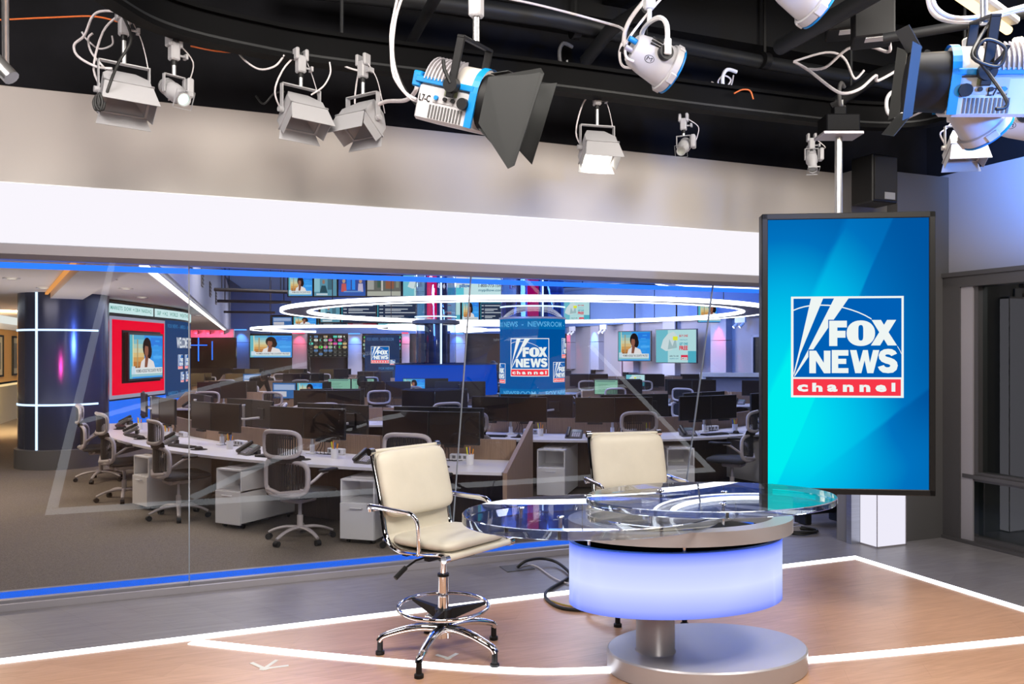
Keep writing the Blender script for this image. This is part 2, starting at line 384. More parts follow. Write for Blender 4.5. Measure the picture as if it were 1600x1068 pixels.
def picture(kind, W, Hh, y=0.0, X=None, e=.002):
    mb = MB(); x0, x1, z0, z1 = -W / 2, W / 2, -Hh / 2, Hh / 2
    fx = lambda a: x0 + a * W; fz = lambda a: z0 + a * Hh
    def rc(a, b, c, d, m, k=1): rect(mb, fx(a), fx(b), fz(c), fz(d), y - e * k, m, X)
    def tx(t, a, b, c, d, m, k=3, bold=0.0): text(mb, t, fx(a), fx(b), fz(c), fz(d), y - e * k, m, bold, X)
    if kind == 'anchor':
        rc(0, 1, 0, 1, sc((.03, .3, .8)), 0); rc(0, .08, 0, 1, sc((.1, .45, .55))); rc(.08, .42, .18, 1, sc((.75, .62, .35)))
        for i_, c_ in enumerate([(.30, .12, .04), (.5, .2, .05), (.62, .33, .1), (.68, .5, .22), (.6, .6, .38), (.4, .58, .5), (.2, .5, .6), (.1, .4, .6)]): rc(.08, .42, .18 + i_ * .1025, .18 + (i_ + 1) * .1025, sc(c_), 2)
        rc(.08, .1, .2, 1, sc((.75, .7, .4)), 3); rc(.2, .23, .25, .9, sc((.4, .3, .15)), 3)
        for i_ in range(6): rc(.66 + .05 * (i_ % 3), .86 + .04 * (i_ % 2), .3 + i_ * .11, .34 + i_ * .11, sc((.05, .34, .85)), 2)
        rc(.62, 1, .75, .95, sc((.02, .2, .75))); rc(.7, .98, .45, .52, sc((.08, .42, .9)))
        disc(mb, fx(.5), fz(.72), .13 * W, .23 * Hh, y - e * 3, sc((.012, .008, .01)), X=X); disc(mb, fx(.53), fz(.62), .12 * W, .2 * Hh, y - e * 3.2, sc((.012, .008, .01)), X=X)
        mb.flat([(fx(a), fz(b)) for a, b in [(.28, .2), (.32, .38), (.42, .46), (.56, .46), (.7, .38), (.76, .2)]], y - e * 4, sc((.75, .72, .72)), X)
        mb.flat([(fx(a), fz(b)) for a, b in [(.42, .25), (.44, .5), (.54, .5), (.5, .25)]], y - e * 5, sc((.22, .08, .05)), X)
        disc(mb, fx(.475), fz(.64), .06 * W, .15 * Hh, y - e * 6, sc((.28, .11, .07)), X=X)
        disc(mb, fx(.5), fz(.83), .1 * W, .09 * Hh, y - e * 7, sc((.012, .008, .01)), X=X)
        rc(.03, .97, .1, .24, sc((.72, .78, .8)), 8); rc(.03, .97, .04, .1, sc((.3, .55, .6)), 8); rc(.03, .13, .1, .28, sc((.55, .7, .8)), 9)
        tx('WOMEN ACROSS THE COUNTRY PROTEST', .15, .95, .13, .21, sc((.08, .1, .12)), 10, .02)
    elif kind == 'ad':
        rc(0, 1, 0, 1, sc((.45, .72, .74)), 0); rc(0, .3, 0, 1, sc((.16, .5, .6))); rc(.8, 1, 0, .35, sc((.08, .42, .55)))
        mb.flat([(fx(a), fz(b)) for a, b in [(.12, .45), (.18, .7), (.3, .88), (.45, .95), (.55, .8), (.52, .55), (.4, .38), (.25, .35)]], y - e * 2, sc((.6, .72, .74)), X)
        mb.flat([(fx(a), fz(b)) for a, b in [(.3, .4), (.34, .72), (.42, .5), (.5, .8), (.53, .45)]], y - e * 3, sc((.35, .5, .52)), X)
        rc(.43, .55, .68, .8, sc((.75, .8, .05)), 4)
        tx('BUY ONE', .59, .8, .78, .85, sc((.6, .05, .07)), 3, .03); tx('GET ONE', .59, .8, .53, .61, sc((.02, .3, .42)), 3, .03)
        tx('PREMIUM', .6, .79, .67, .71, sc((.1, .35, .45))); tx('FREE', .59, .8, .38, .51, sc((.7, .02, .05)), 3, .04)
        tx('1-800-773-1598', .34, .57, .17, .22, sc((.05, .06, .1)), 3, .01); tx('mypillow.com', .35, .57, .09, .14, sc((.02, .2, .35)), 3, .01)
        rc(.63, .8, .08, .23, sc((.7, .03, .08)), 2); rc(.645, .785, .09, .16, sc((.8, .85, .85)), 3); tx('MP101', .66, .77, .105, .145, sc((.02, .02, .02)), 4, .02)
    elif kind == 'phone':
        rc(0, 1, 0, 1, sc((.55, .78, .8)), 0); rc(0, .25, 0, .4, sc((.1, .55, .68))); rc(0, .3, .55, 1, sc((.6, .62, .6)), 2)
        mb.flat([(fx(a), fz(b)) for a, b in [(.02, .6), (.1, .95), (.28, .98), (.3, .7), (.15, .5)]], y - e * 3, sc((.72, .72, .7)), X); rc(.9, 1, 0, .5, sc((.1, .55, .68)))
        tx('1-800-773-1598', .42, .7, .42, .58, sc((.04, .05, .1)), 3, .02); tx('mypillow.com', .42, .7, .18, .34, sc((.04, .2, .3)), 3, .02)
        tx('pillow', .2, .33, .36, .58, sc((.02, .12, .4)), 4, .04); rc(.78, .95, .34, .72, sc((.75, .02, .25)), 2); rc(.79, .94, .36, .54, sc((.85, .85, .85)), 3); tx('MP101', .81, .92, .39, .51, sc((.02, .02, .02)), 4, .03)
        for i in range(4): rc(.32 + i * .09, .37 + i * .09, .7, .8, sc(((.6, .1, .1), (.05, .15, .4))[i % 2]), 3)
    elif kind in ('text', 'textred'):
        rd = kind == 'textred'
        rc(0, 1, 0, 1, sc((.28, .02, .04) if rd else (.012, .03, .075)), 0); rc(0, 1, .9, 1, sc((.2, .01, .02) if rd else (.02, .12, .2)))
        rc(0, .015, 0, 1, sc((.0, .45, .6)))
        for i in range(5):
            z = .78 - i * .17; L = (.72, .6, .8, .5, .66)[i]
            rc(.05, .15, z, z + .045, sc((.5, .55, .6)), 2); rc(.2, .2 + L, z, z + .045, sc((.5, .55, .6)), 2)
            if i % 2: rc(.2, .2 + L * .7, z - .07, z - .03, sc((.4, .45, .5)), 2)
    elif kind == 'multi':
        rc(0, 1, 0, 1, sc((.012, .011, .012)), 0); rnd = random.Random(W)
        cols = [(.1, .7, .1), (.7, .1, .4), (.6, .65, .6), (.3, .5, .4), (.55, .4, .2), (.1, .2, .4), (.05, .05, .05), (.03, .03, .03), (.1, .6, .5)]
        for i in range(8):
            for j in range(6):
                c = rnd.choice(cols) if j > 1 else rnd.choice(cols[5:8])
                a, b = .02 + i * .123, .04 + j * .16
                rc(a, a + .1, b + .035, b + .13, sc(c)); rc(a + .02, a + .08, b, b + .015, sc((.35, .35, .3)))
                if rnd.random() < .5 and j > 1: rc(a + .02, a + .05, b + .05, b + .12, sc(rnd.choice(cols)), 2)
    elif kind == 'interview':
        rc(0, 1, 0, 1, sc((.1, .28, .38)), 0); rc(.0, .25, .2, 1, sc((.25, .5, .58))); rc(.6, .8, .3, 1, sc((.05, .14, .2)))
        for cx in (.42,):
            disc(mb, fx(cx), fz(.68), .06 * W, .1 * Hh, y - e * 2, sc((.3, .16, .12)), X=X)
            mb.flat([(fx(a), fz(b)) for a, b in [(.25, .15), (.33, .5), (.51, .5), (.6, .15)]], y - e * 2, sc((.02, .07, .1)), X)
        rc(.1, .6, .03, .12, sc((.5, .6, .65)), 3)
    elif kind == 'duo':
        rc(0, 1, 0, 1, sc((.03, .07, .3)), 0); rc(.3, .45, .3, .95, sc((.02, .2, .8))); rc(.5, .62, .3, .95, sc((.02, .25, .85)))
        for cx, cl in ((.2, (.5, .1, .1)), (.82, (.5, .45, .6))):
            disc(mb, fx(cx), fz(.72), .06 * W, .1 * Hh, y - e * 2, sc((.45, .3, .2)), X=X)
            mb.flat([(fx(cx + a), fz(b)) for a, b in [(-.1, .2), (-.08, .6), (.08, .6), (.1, .2)]], y - e * 2, sc(cl), X)
        rc(0, 1, 0, .3, sc((.03, .1, .4)), 1); rc(.2, .85, .18, .24, sc((.15, .3, .6)), 3)
    elif kind == 'street':
        rc(0, 1, 0, 1, sc((.12, .13, .12)), 0); rc(0, .2, .3, 1, sc((.35, .35, .33))); rc(.55, .8, .35, 1, sc((.25, .1, .06)), 1); rc(.3, .4, .4, 1, sc((.05, .1, .08)))
        rc(0, 1, 0, .22, sc((.4, .42, .36)), 2); rc(.42, .47, .25, .95, sc((.55, .55, .5)), 3); rc(.86, .95, .4, .8, sc((.2, .24, .2)), 2)
    elif kind == 'doc':
        rc(0, 1, 0, 1, sc((.2, .42, .32)), 0); rc(.05, .9, .88, .95, sc((.1, .2, .2)))
        for i in range(5): rc(.15, .5 + .07 * (i % 3), .2 + i * .12, .23 + i * .12, sc((.1, .22, .18)))
    elif kind == 'news':
        rc(0, 1, 0, 1, sc((.02, .12, .35)), 0); rc(.05, .95, .55, .9, sc((.3, .4, .6))); rc(.05, .6, .1, .45, sc((.5, .5, .55)))
    return mb
def led(mb): return mb
# ------------------------------------------------------------------ the studio shell (u, v axes, turned by TH)
def sbuild(mb, name, m=None, smooth=0, structure=True):
    o = mb.build(name, m, None, smooth, (0, 0, 0), TH)
    if structure: struct(o)
    return o
sbuild(MB().box(-4.6, 6.95, -3.5, 6.9, -.07, 0, M_floorgrey), 'floor')
f2 = MB().prism([(-1.05, -1.4), (5.25, -1.4), (5.25, 5.27), (-1.05, 5.27)], .0005, .003, M_floorwood); sbuild(f2, 'floor_inlay')
bz = [R(0, 0)]
def floor_line(pts, w, label):
    mb = MB(); P = [Vector((p[0], p[1], .005)) for p in pts]
    mb.sweep(P, w, .006, M_line)
    o = mb.build('floor_light_line', None, None, 0, (0, 0, 0), TH)
    tag(o, label, 'floor light', 'white light lines set in the floor'); return o
floor_line([(-1.09, 5.31), (5.30, 5.31)], .08, 'long straight white light line in the floor parallel to the glass wall')
floor_line([(5.26, 5.26), (5.26, -1.4)], .08, 'straight white light line in the floor running forward on the right')
floor_line([(-1.05, 5.26), (-1.05, -1.4)], .08, 'straight white light line in the floor at the far left edge')
floor_line(smooth_path([(.0, 5.24), (.69, 4.73), (1.57, 4.15), (2.13, 3.93), (3.23, 3.64), (4.71, 3.41), (5.2, 3.36)]), .08, 'curved white light line in the floor passing under the desk')
floor_line(smooth_path([(-1.0, 3.9), (-.07, 3.36), (1.44, 2.59), (3.2, 2.1), (5.2, 1.75)]), .08, 'second curved white light line in the floor nearest the camera')
sbuild(MB().box(-4.6, 6.95, -3.5, 6.2, 4.9, 5.0, M_ceil), 'ceiling')
sbuild(MB().box(-4.6, 6.95, 5.85, 6.2, 2.42, 3.42, M_cream), 'wall_back')
sbuild(MB().box(-4.6, 6.95, 5.84, 6.2, 3.42, 4.9, M_black), 'wall_back_upper')
sbuild(MB().box(6.7, 6.95, -3.5, 5.85, 2.50, 3.45, M_rwall), 'wall_right')
sbuild(MB().box(6.69, 6.95, -3.5, 5.85, 3.45, 4.9, M_black), 'wall_right_upper')
sbuild(MB().box(-4.7, -4.6, -3.5, 6.2, 0, 5.0, M_black), 'wall_left')
sbuild(MB().box(-4.6, 6.95, -3.6, -3.5, 0, 5.0, M_dgrey), 'wall_front')
# corner column, corner wall and light box
sbuild(MB().box(6.05, 6.7, 5.6, 5.85, 0, 3.42, M_dgrey), 'wall_corner')
cm = MB().box(5.62, 6.05, 5.72, 5.9, 0, 3.42, M_cgrey); sbuild(cm, 'trim_1')
sp = MB().box(5.60, 5.70, 5.70, 5.76, 0, 2.4, M_steel); sbuild(sp, 'trim_2')
lb = thing('light_column', 'glowing white light box column under the big portrait display', 'light box', R(5.70, 5.5), TH)
MB().box(.006, .344, .006, .2, .012, 2.28, emis('lightbox_diffuser', (.9, .88, 1), .95)).build('diffuser', None, lb, 0)
g = MB(); 
for a in (0, .344): g.box(a, a + .006, 0, .006, 0, 2.3, M_frame)
g.box(0, .35, 0, .2, 0, .012, M_frame); g.box(0, .35, 0, .2, 2.28, 2.3, M_frame); g.build('trim_edge', None, lb, 0)
# header light box
hl = thing('header_light_box', 'long glowing white header light box above the glass wall', 'light box', (0, 0, 0), TH)
hd = MB(); prof = [(5.74, 2.425), (5.715, 2.43), (5.70, 2.445), (5.70, 2.775), (5.715, 2.79), (5.74, 2.795)]
hd.add([(u, p[0], p[1]) for u in (-4.6, 5.45) for p in prof], [(i, i + 1, i + 7, i + 6) for i in range(5)], M_hdr); hd.build('diffuser', None, hl, 40)
MB().box(-4.6, 5.45, 5.74, 5.85, 2.42, 2.80, M_white).build('housing', None, hl, 0)
# glass wall head frame, sill
sbuild(MB().box(-4.6, 5.62, 5.83, 6.02, 2.345, 2.42, M_frame).box(-4.6, 5.62, 5.76, 5.83, 2.395, 2.42, M_dframe), 'window_frame_1')
sbuild(MB().add([(u, v_, z_) for u in (-4.6, 5.62) for v_, z_ in ((5.725, 2.418), (5.74, 2.36), (5.83, 2.335), (5.83, 2.418))], [(0, 1, 5, 4), (1, 2, 6, 5), (2, 3, 7, 6), (0, 4, 7, 3)], M_frame), 'trim_3')
sl = MB().box(-4.6, 5.62, 6.335, 6.36, 0, .045, M_frame).box(-4.6, 5.62, 6.41, 6.46, 0, .055, M_frame).box(-4.6, 5.62, 6.36, 6.41, 0, .025, M_blk); sbuild(sl, 'window_sill_1')
tr = thing('blue_light_strip', 'blue glowing light strip along the foot of the glass wall', 'light strip', (0, 0, 0), TH)
MB().box(-4.6, 5.62, 6.475, 6.85, -.06, .0, M_bluestrip).build('diffuser', None, tr, 0)
MB().box(-4.6, 5.62, 6.85, 6.86, -.08, .004, M_frame).build('trim_edge', None, tr, 0)
t2 = thing('blue_light_strip', 'blue glowing light strip along the head of the glass wall', 'light strip', (0, 0, 0), TH)
MB().box(-4.6, 5.62, 6.03, 6.07, 2.30, 2.335, M_bluestrip).build('diffuser', None, t2, 0)
# tilted panes: foot at v 6.385, head leaning 0.228 m per metre towards the studio
TL = .228; gw = [-4.6, -2.1, .03, 2.53, 5.03, 5.62]
gw = [-4.58, -2.15, -.02, 1.99, 4.21, 5.60]
for i in range(5):
    a, b = gw[i] + .004, gw[i + 1] - .004
    mb = MB(); z0, z1 = .03, 2.40; v0, v1 = 6.392, 6.392 - TL * (z1 - z0)
    mb.add([(a, v0, z0), (b, v0, z0), (b, v1, z1), (a, v1, z1)], [(0, 1, 2, 3)], M_wallglass)
    mb.keep = True
    o = sbuild(mb, 'window_%d' % (i + 1))
    if i:
        s = MB(); s.add([(a - .008, v0 - .004, z0), (a, v0 - .004, z0), (a, v1 - .004, z1), (a - .008, v1 - .004, z1), (a - .008, v0 + .012, z0), (a, v0 + .012, z0), (a, v1 + .012, z1), (a - .008, v1 + .012, z1)],
                        [(0, 1, 2, 3), (4, 7, 6, 5), (0, 3, 7, 4), (1, 5, 6, 2)], mat('glass_joint_silicone', (.35, .4, .46), .2, .3)); s.build('joint', None, o, 0)
# right wall window
wf = MB(); x0, x1 = 6.66, 6.78
wf.box(6.62, x1, -3.5, 5.6, 2.36, 2.50, M_dframe); wf.box(6.60, 6.62, -3.5, 5.6, 2.46, 2.50, M_dframe); wf.box(x0, x1, -3.5, 5.6, 0, .07, M_dframe); wf.box(6.6, x0, -3.5, 5.6, 0, .03, M_dframe)
wf.box(x0, x1, -3.5, 5.5, .575, .66, M_dframe); wf.box(6.63, 6.66, -3.5, 5.4, .60, .635, M_dframe)
wf.box(6.62, x1, 5.42, 5.6, 0, 2.5, M_dframe); wf.box(6.64, 6.66, 5.30, 5.44, 0, 2.4, M_frame); wf.box(x0, x1, 5.26, 5.34, .66, 2.4, M_dframe)
wf.box(x0, x1, 2.2, 2.3, 0, 2.4, M_dframe); sbuild(wf, 'window_frame_6')
M_dg = clear_glass('dark_window_glass', (.55, .62, .6), 1.2, .03)
for i, (z0, z1) in enumerate(((.66, 2.36), (.07, .575))):
    g = MB(); g.add([(6.72, -3.5, z0), (6.72, 5.3, z0), (6.72, 5.3, z1), (6.72, -3.5, z1)], [(0, 1, 2, 3)], M_dg); sbuild(g, 'window_%d' % (6 + i))
ex = MB().box(7.0, 11, -3.5, 7.8, -.1, 0, mat('outside_dark_ground', (.05, .05, .045), .6)).box(10.9, 11, -3.5, 7.8, 0, 3.2, mat('outside_dark_wall', (.035, .045, .045), .6)).box(7.0, 11, -3.5, 7.8, 3.2, 3.3, M_dgrey).box(7, 11, 7.8, 7.9, 0, 3.3, mat('outside_dark_wall', (.035, .045, .045), .6)); sbuild(ex, 'wall_outside')
p_ = PZ(1553, 830, 0); 
oc = tag(MB().lathe([(.13, 0), (.13, 3.2)], 24, mat('reflection_column_grey', (.36, .38, .4), .6)).build('round_column', None, None, 40, R(8.3, 5.75)), 'round pale grey column added outside the right-hand window to imitate a reflection', 'column')  # column added to stand in for a reflection in the window
area('outside_light', R(8.0, 4.2, 3.1), R(8.3, 5.7, 1), .8, 14, (.9, .95, 1))
# wall speaker in the corner
sp = thing('wall_speaker', 'black box loudspeaker hung high in the corner behind the display', 'speaker', R(5.66, 5.5, 3.07), TH)
MB().bbox(-.145, .145, -.13, .12, 0, .42, .01, M_plast).build('cabinet', None, sp, 30)
MB().bbox(-.13, .13, -.142, -.13, .02, .40, .004, mat('speaker_grille_cloth', (.02, .02, .022), .9)).build('grille', None, sp, 30)
lb_ = MB().box(-.02, .1, -.1445, -.142, .03, .09, mat('grey_label_print', (.3, .3, .3), .6)); lb_.build('sticker', None, sp, 0)
MB().box(-.03, .03, .12, .28, .15, .25, M_blk).build('bracket', None, sp, 0)

# ------------------------------------------------------------------ portrait display on its pole
pl = PD(1190, 552, 5.21); pr = PD(1461, 552, 5.10)
ang = math.atan2(pr.y - pl.y, pr.x - pl.x); cx = (pl + pr) / 2; TW = (pr - pl).length
tv = thing('portrait_display', 'big upright display with a blue picture and a channel emblem, hung from a pole', 'display', (cx.x, cx.y, .845), ang)
TB, TT = 0.0, 1.80; bz = .038
MB().bbox(-TW / 2, TW / 2, .004, .09, TB, TT, .006, M_plast).build('cabinet', None, tv, 30)
b = MB()
b.bbox(-TW / 2, TW / 2, -.012, .006, TB, TB + bz, .004, M_plast); b.bbox(-TW / 2, TW / 2, -.012, .006, TT - bz, TT, .004, M_plast)
b.bbox(-TW / 2, -TW / 2 + bz, -.012, .006, TB, TT, .004, M_plast); b.bbox(TW / 2 - bz, TW / 2, -.012, .006, TB, TT, .004, M_plast); b.build('bezel', None, tv, 30)
# screen background: diagonal rays on a blue to cyan ground
m = bpy.data.materials.new('blue_ray_screen_picture'); m.use_nodes = True; nt = m.node_tree; nt.nodes.clear(); N = nt.nodes.new; L = nt.links.new
o_ = N('ShaderNodeOutputMaterial'); e_ = N('ShaderNodeEmission'); tc = N('ShaderNodeTexCoord'); sx = N('ShaderNodeSeparateXYZ'); L(tc.outputs['Object'], sx.inputs[0])
def M2(op, a, b=None, c=None):
    n = N('ShaderNodeMath'); n.operation = op
    for i, q in enumerate((a, b, c)):
        if q is None: continue
        if isinstance(q, (int, float)): n.inputs[i].default_value = q
        else: L(q, n.inputs[i])
    return n.outputs[0]
def SS(v, a, b):
    n = N('ShaderNodeMapRange'); n.interpolation_type = 'SMOOTHSTEP'; L(v, n.inputs[0]); n.inputs[1].default_value = a; n.inputs[2].default_value = b; return n.outputs[0]
x_, z_ = sx.outputs[0], sx.outputs[2]
# distance from a bright glow left of the middle
dx = M2('MULTIPLY', M2('ADD', x_, .40), .85); dz = M2('MULTIPLY', M2('ADD', z_, -.72), .62)
dd = M2('SQRT', M2('ADD', M2('MULTIPLY', dx, dx), M2('MULTIPLY', dz, dz)))
glow = M2('SUBTRACT', 1.0, SS(dd, .0, .95))
ray1 = M2('ADD', x_, M2('MULTIPLY', z_, -.42))        # steep rays in the upper half
r1 = M2('MULTIPLY', SS(ray1, -.78, -.72), M2('SUBTRACT', 1.0, SS(ray1, -.47, -.45)))
ray2 = M2('ADD', M2('MULTIPLY', x_, -.8), z_)         # shallow edge in the lower half
r2 = M2('SUBTRACT', 1.0, SS(ray2, .26, .30)); r2b = SS(ray2, -.15, .25)
low = M2('MULTIPLY', M2('MULTIPLY', r2, M2('ADD', .35, M2('MULTIPLY', r2b, .65))), SS(x_, -.45, .5))
f_ = M2('ADD', M2('ADD', M2('MULTIPLY', glow, .85), M2('MULTIPLY', r1, .16)), M2('MULTIPLY', low, -.16))
f_ = M2('ADD', f_, M2('MULTIPLY', M2('SUBTRACT', 1.0, SS(z_, 0.1, .9)), .26))
rp = N('ShaderNodeValToRGB'); L(f_, rp.inputs[0]); el = rp.color_ramp.elements
el[0].position = .0; el[0].color = (.0, .09, .35, 1); el[1].position = 1.0; el[1].color = (.0, .85, .88, 1)
for p, c in ((.3, (.0, .17, .52, 1)), (.55, (.0, .42, .76, 1)), (.78, (.0, .62, .86, 1))):
    q = rp.color_ramp.elements.new(p); q.color = c
L(rp.outputs[0], e_.inputs[0]); e_.inputs[1].default_value = 1.0; L(e_.outputs[0], o_.inputs[0])
s_ = MB(); rect(s_, -TW / 2 + bz, TW / 2 - bz, TB + bz, TT - bz, -.001, m); s_.keep = True; scr = s_.build('screen', None, tv, 0)
lg = MB(); lg.keep = True; logo(lg, -.003, .945, .695, -.0012, .0006); lg.build('emblem', None, scr, 0)
b = MB(); text(b, 'NEC', -.012, .012, 0, .012, -.0001, M_frame, .02); 
po = thing('display_pole', 'thin steel pole hanging from the black ceiling track and carrying the display', 'pole', (cx.x - .0, cx.y + .14, 0))
MB().cyl((0, 0, 1.3), (0, 0, 3.18), .024, n=20, m=M_bright).build('tube', None, po, 40)
MB().bbox(-.13, .13, -.09, .09, 3.165, 3.185, .004, M_frame).build('plate', None, po, 30)
MB().bbox(-.11, .11, -.08, .08, 3.185, 3.30, .008, M_beam).bbox(-.04, .04, -.03, .03, 3.30, 3.36, .004, M_beam).build('trolley', None, po, 30)
MB().box(-.25, .25, -.055, -.03, 1.4, 1.9, M_blk).box(-.05, .05, -.03, .0, 1.5, 1.8, M_blk).build('mounting_plate', None, po, 0)
# ------------------------------------------------------------------ anchor desk
def ell(a, b, n=64): return [(a * math.cos(2 * PI * i / n), b * math.sin(2 * PI * i / n)) for i in range(n)]
dk = thing('anchor_desk', 'oval presenter desk with clear glass tops, glowing blue drum and silver foot', 'desk', (.95, 4.42, 0), math.radians(10))
def dl(X, D):               # camera-frame point -> desk local
    v = Vector((X - .95, D - 4.42, 0)); v.rotate(Euler((0, 0, -math.radians(10)))); return v
def oval(a, b, z0, z1, c, rot, m, name, mside=None, cap=True, inner=None, parent=dk, bev=.004):
    p = dl(*c); X = Matrix.Translation((p.x, p.y, 0)) @ Matrix.Rotation(math.radians(rot - 10), 4, 'Z')
    mb = MB()
    if inner:
        o, i = ell(a, b), ell(*inner); n = len(o)
        vs = [(*q, z) for z in (z0, z1) for q in o] + [(*q, z) for z in (z0, z1) for q in i]
        fs = []
        for k in range(n):
            j = (k + 1) % n
            fs += [(k, j, n + j, n + k), (2 * n + k, 3 * n + k, 3 * n + j, 2 * n + j), (n + k, n + j, 3 * n + j, 3 * n + k), (k, 2 * n + k, 2 * n + j, j)]
        mb.add(vs, fs, m, X)
    else:
        ms = mside or m
        o = ell(a, b, 80); o2 = ell(a - bev, b - bev, 80); n = 80
        vs = [(*q, z0) for q in o2] + [(*q, z0 + bev) for q in o] + [(*q, z1 - bev) for q in o] + [(*q, z1) for q in o2]
        mb.add(vs, [(r * n + i, r * n + (i + 1) % n, (r + 1) * n + (i + 1) % n, (r + 1) * n + i) for r in range(3) for i in range(n)], ms, X)
        if cap: mb.add(vs, [tuple(range(n - 1, -1, -1)), tuple(range(3 * n, 4 * n))], m, X)
    return mb.build(name, None, parent, 35)
M_drum = bpy.data.materials.new('blue_white_backlit_acrylic'); M_drum.use_nodes = True
nt = M_drum.node_tree; nt.nodes.clear(); o_ = nt.nodes.new('ShaderNodeOutputMaterial'); e_ = nt.nodes.new('ShaderNodeEmission'); ad = nt.nodes.new('ShaderNodeAddShader'); gs = nt.nodes.new('ShaderNodeBsdfGlossy'); gs.inputs[0].default_value = (.05, .05, .05, 1); gs.inputs['Roughness'].default_value = .2
tc = nt.nodes.new('ShaderNodeTexCoord'); sx = nt.nodes.new('ShaderNodeSeparateXYZ'); nt.links.new(tc.outputs['Generated'], sx.inputs[0])
rp = nt.nodes.new('ShaderNodeValToRGB'); nt.links.new(sx.outputs[2], rp.inputs[0]); el = rp.color_ramp.elements
el[0].color = (.16, .24, .95, 1); el[1].color = (.09, .17, .95, 1)
for p, c in ((.12, (.36, .44, 1, 1)), (.45, (.66, .74, 1, 1)), (.8, (.50, .58, 1, 1)), (.95, (.22, .31, 1, 1))):
    q = rp.color_ramp.elements.new(p); q.color = c
nt.links.new(rp.outputs[0], e_.inputs[0]); e_.inputs[1].default_value = 1.0
nt.links.new(e_.outputs[0], ad.inputs[0]); nt.links.new(gs.outputs[0], ad.inputs[1]); nt.links.new(ad.outputs[0], o_.inputs[0])
oval(.565, .385, .0, .115, (1.09, 4.50), 8, M_silver, 'foot', bev=.008)
p = dl(.79, 4.44)
MB().lathe([(.112, .115), (.106, .122), (.104, .50)], 40, M_silver, c=(p.x, p.y, 0)).build('column', None, dk, 50)
dr = oval(.605, .36, .405, .735, (.905, 4.43), 12, M_drum, 'drum', inner=(.592, .347))
oval(.589, .344, .42, .732, (.905, 4.43), 12, M_blk, 'drum_liner', inner=(.575, .33))
oval(.604, .359, .738, .743, (.905, 4.43), 12, mat('blue_acrylic_rim', (.03, .12, .6), .3), 'drum_rim', inner=(.585, .34))
oval(.585, .34, .42, .44, (.905, 4.43), 12, M_blk, 'drum_floor')
for k in range(6):
    a = math.radians(20 + 60 * k); c_ = dl(.905, 4.43); q = Vector((.57 * math.cos(a), .325 * math.sin(a), 0)); q.rotate(Euler((0, 0, math.radians(2))))
    MB().cyl((c_.x + q.x, c_.y + q.y, .72), (c_.x + q.x, c_.y + q.y, .80), .011, n=12, m=M_chrome).build('standoff', None, dk, 40)
oval(.63, .40, .775, .85, (.93, 4.44), 9, M_silver, 'frame_ring', inner=(.52, .31))
oval(.50, .29, .765, .775, (.905, 4.43), 12, M_blk, 'inner_plate')
oval(.25, .20, .85, .872, (.98, 4.45), 9, M_silver, 'upper_ring', inner=(.17, .13))
oval(.70, .49, .856, .905, (.43, 4.33), 11, M_clear, 'lower_glass', M_edge)
oval(.70, .46, .93, .965, (1.10, 4.45), 8, M_clear, 'upper_glass', M_edge)
for x, y in ((.25, 4.15), (.05, 4.4), (.72, 4.2), (.85, 4.6), (1.1, 4.2), (1.2, 4.55)):
    q = dl(x, y); z1 = .907 if x < .8 else .967
    MB().lathe([(.001, z1 + .004), (.018, z1 + .003), (.020, z1)], 16, M_chrome, c=(q.x, q.y, 0)).cyl((q.x, q.y, .85), (q.x, q.y, z1), .009, n=10, m=M_chrome).build('glass_fixing', None, dk, 50)

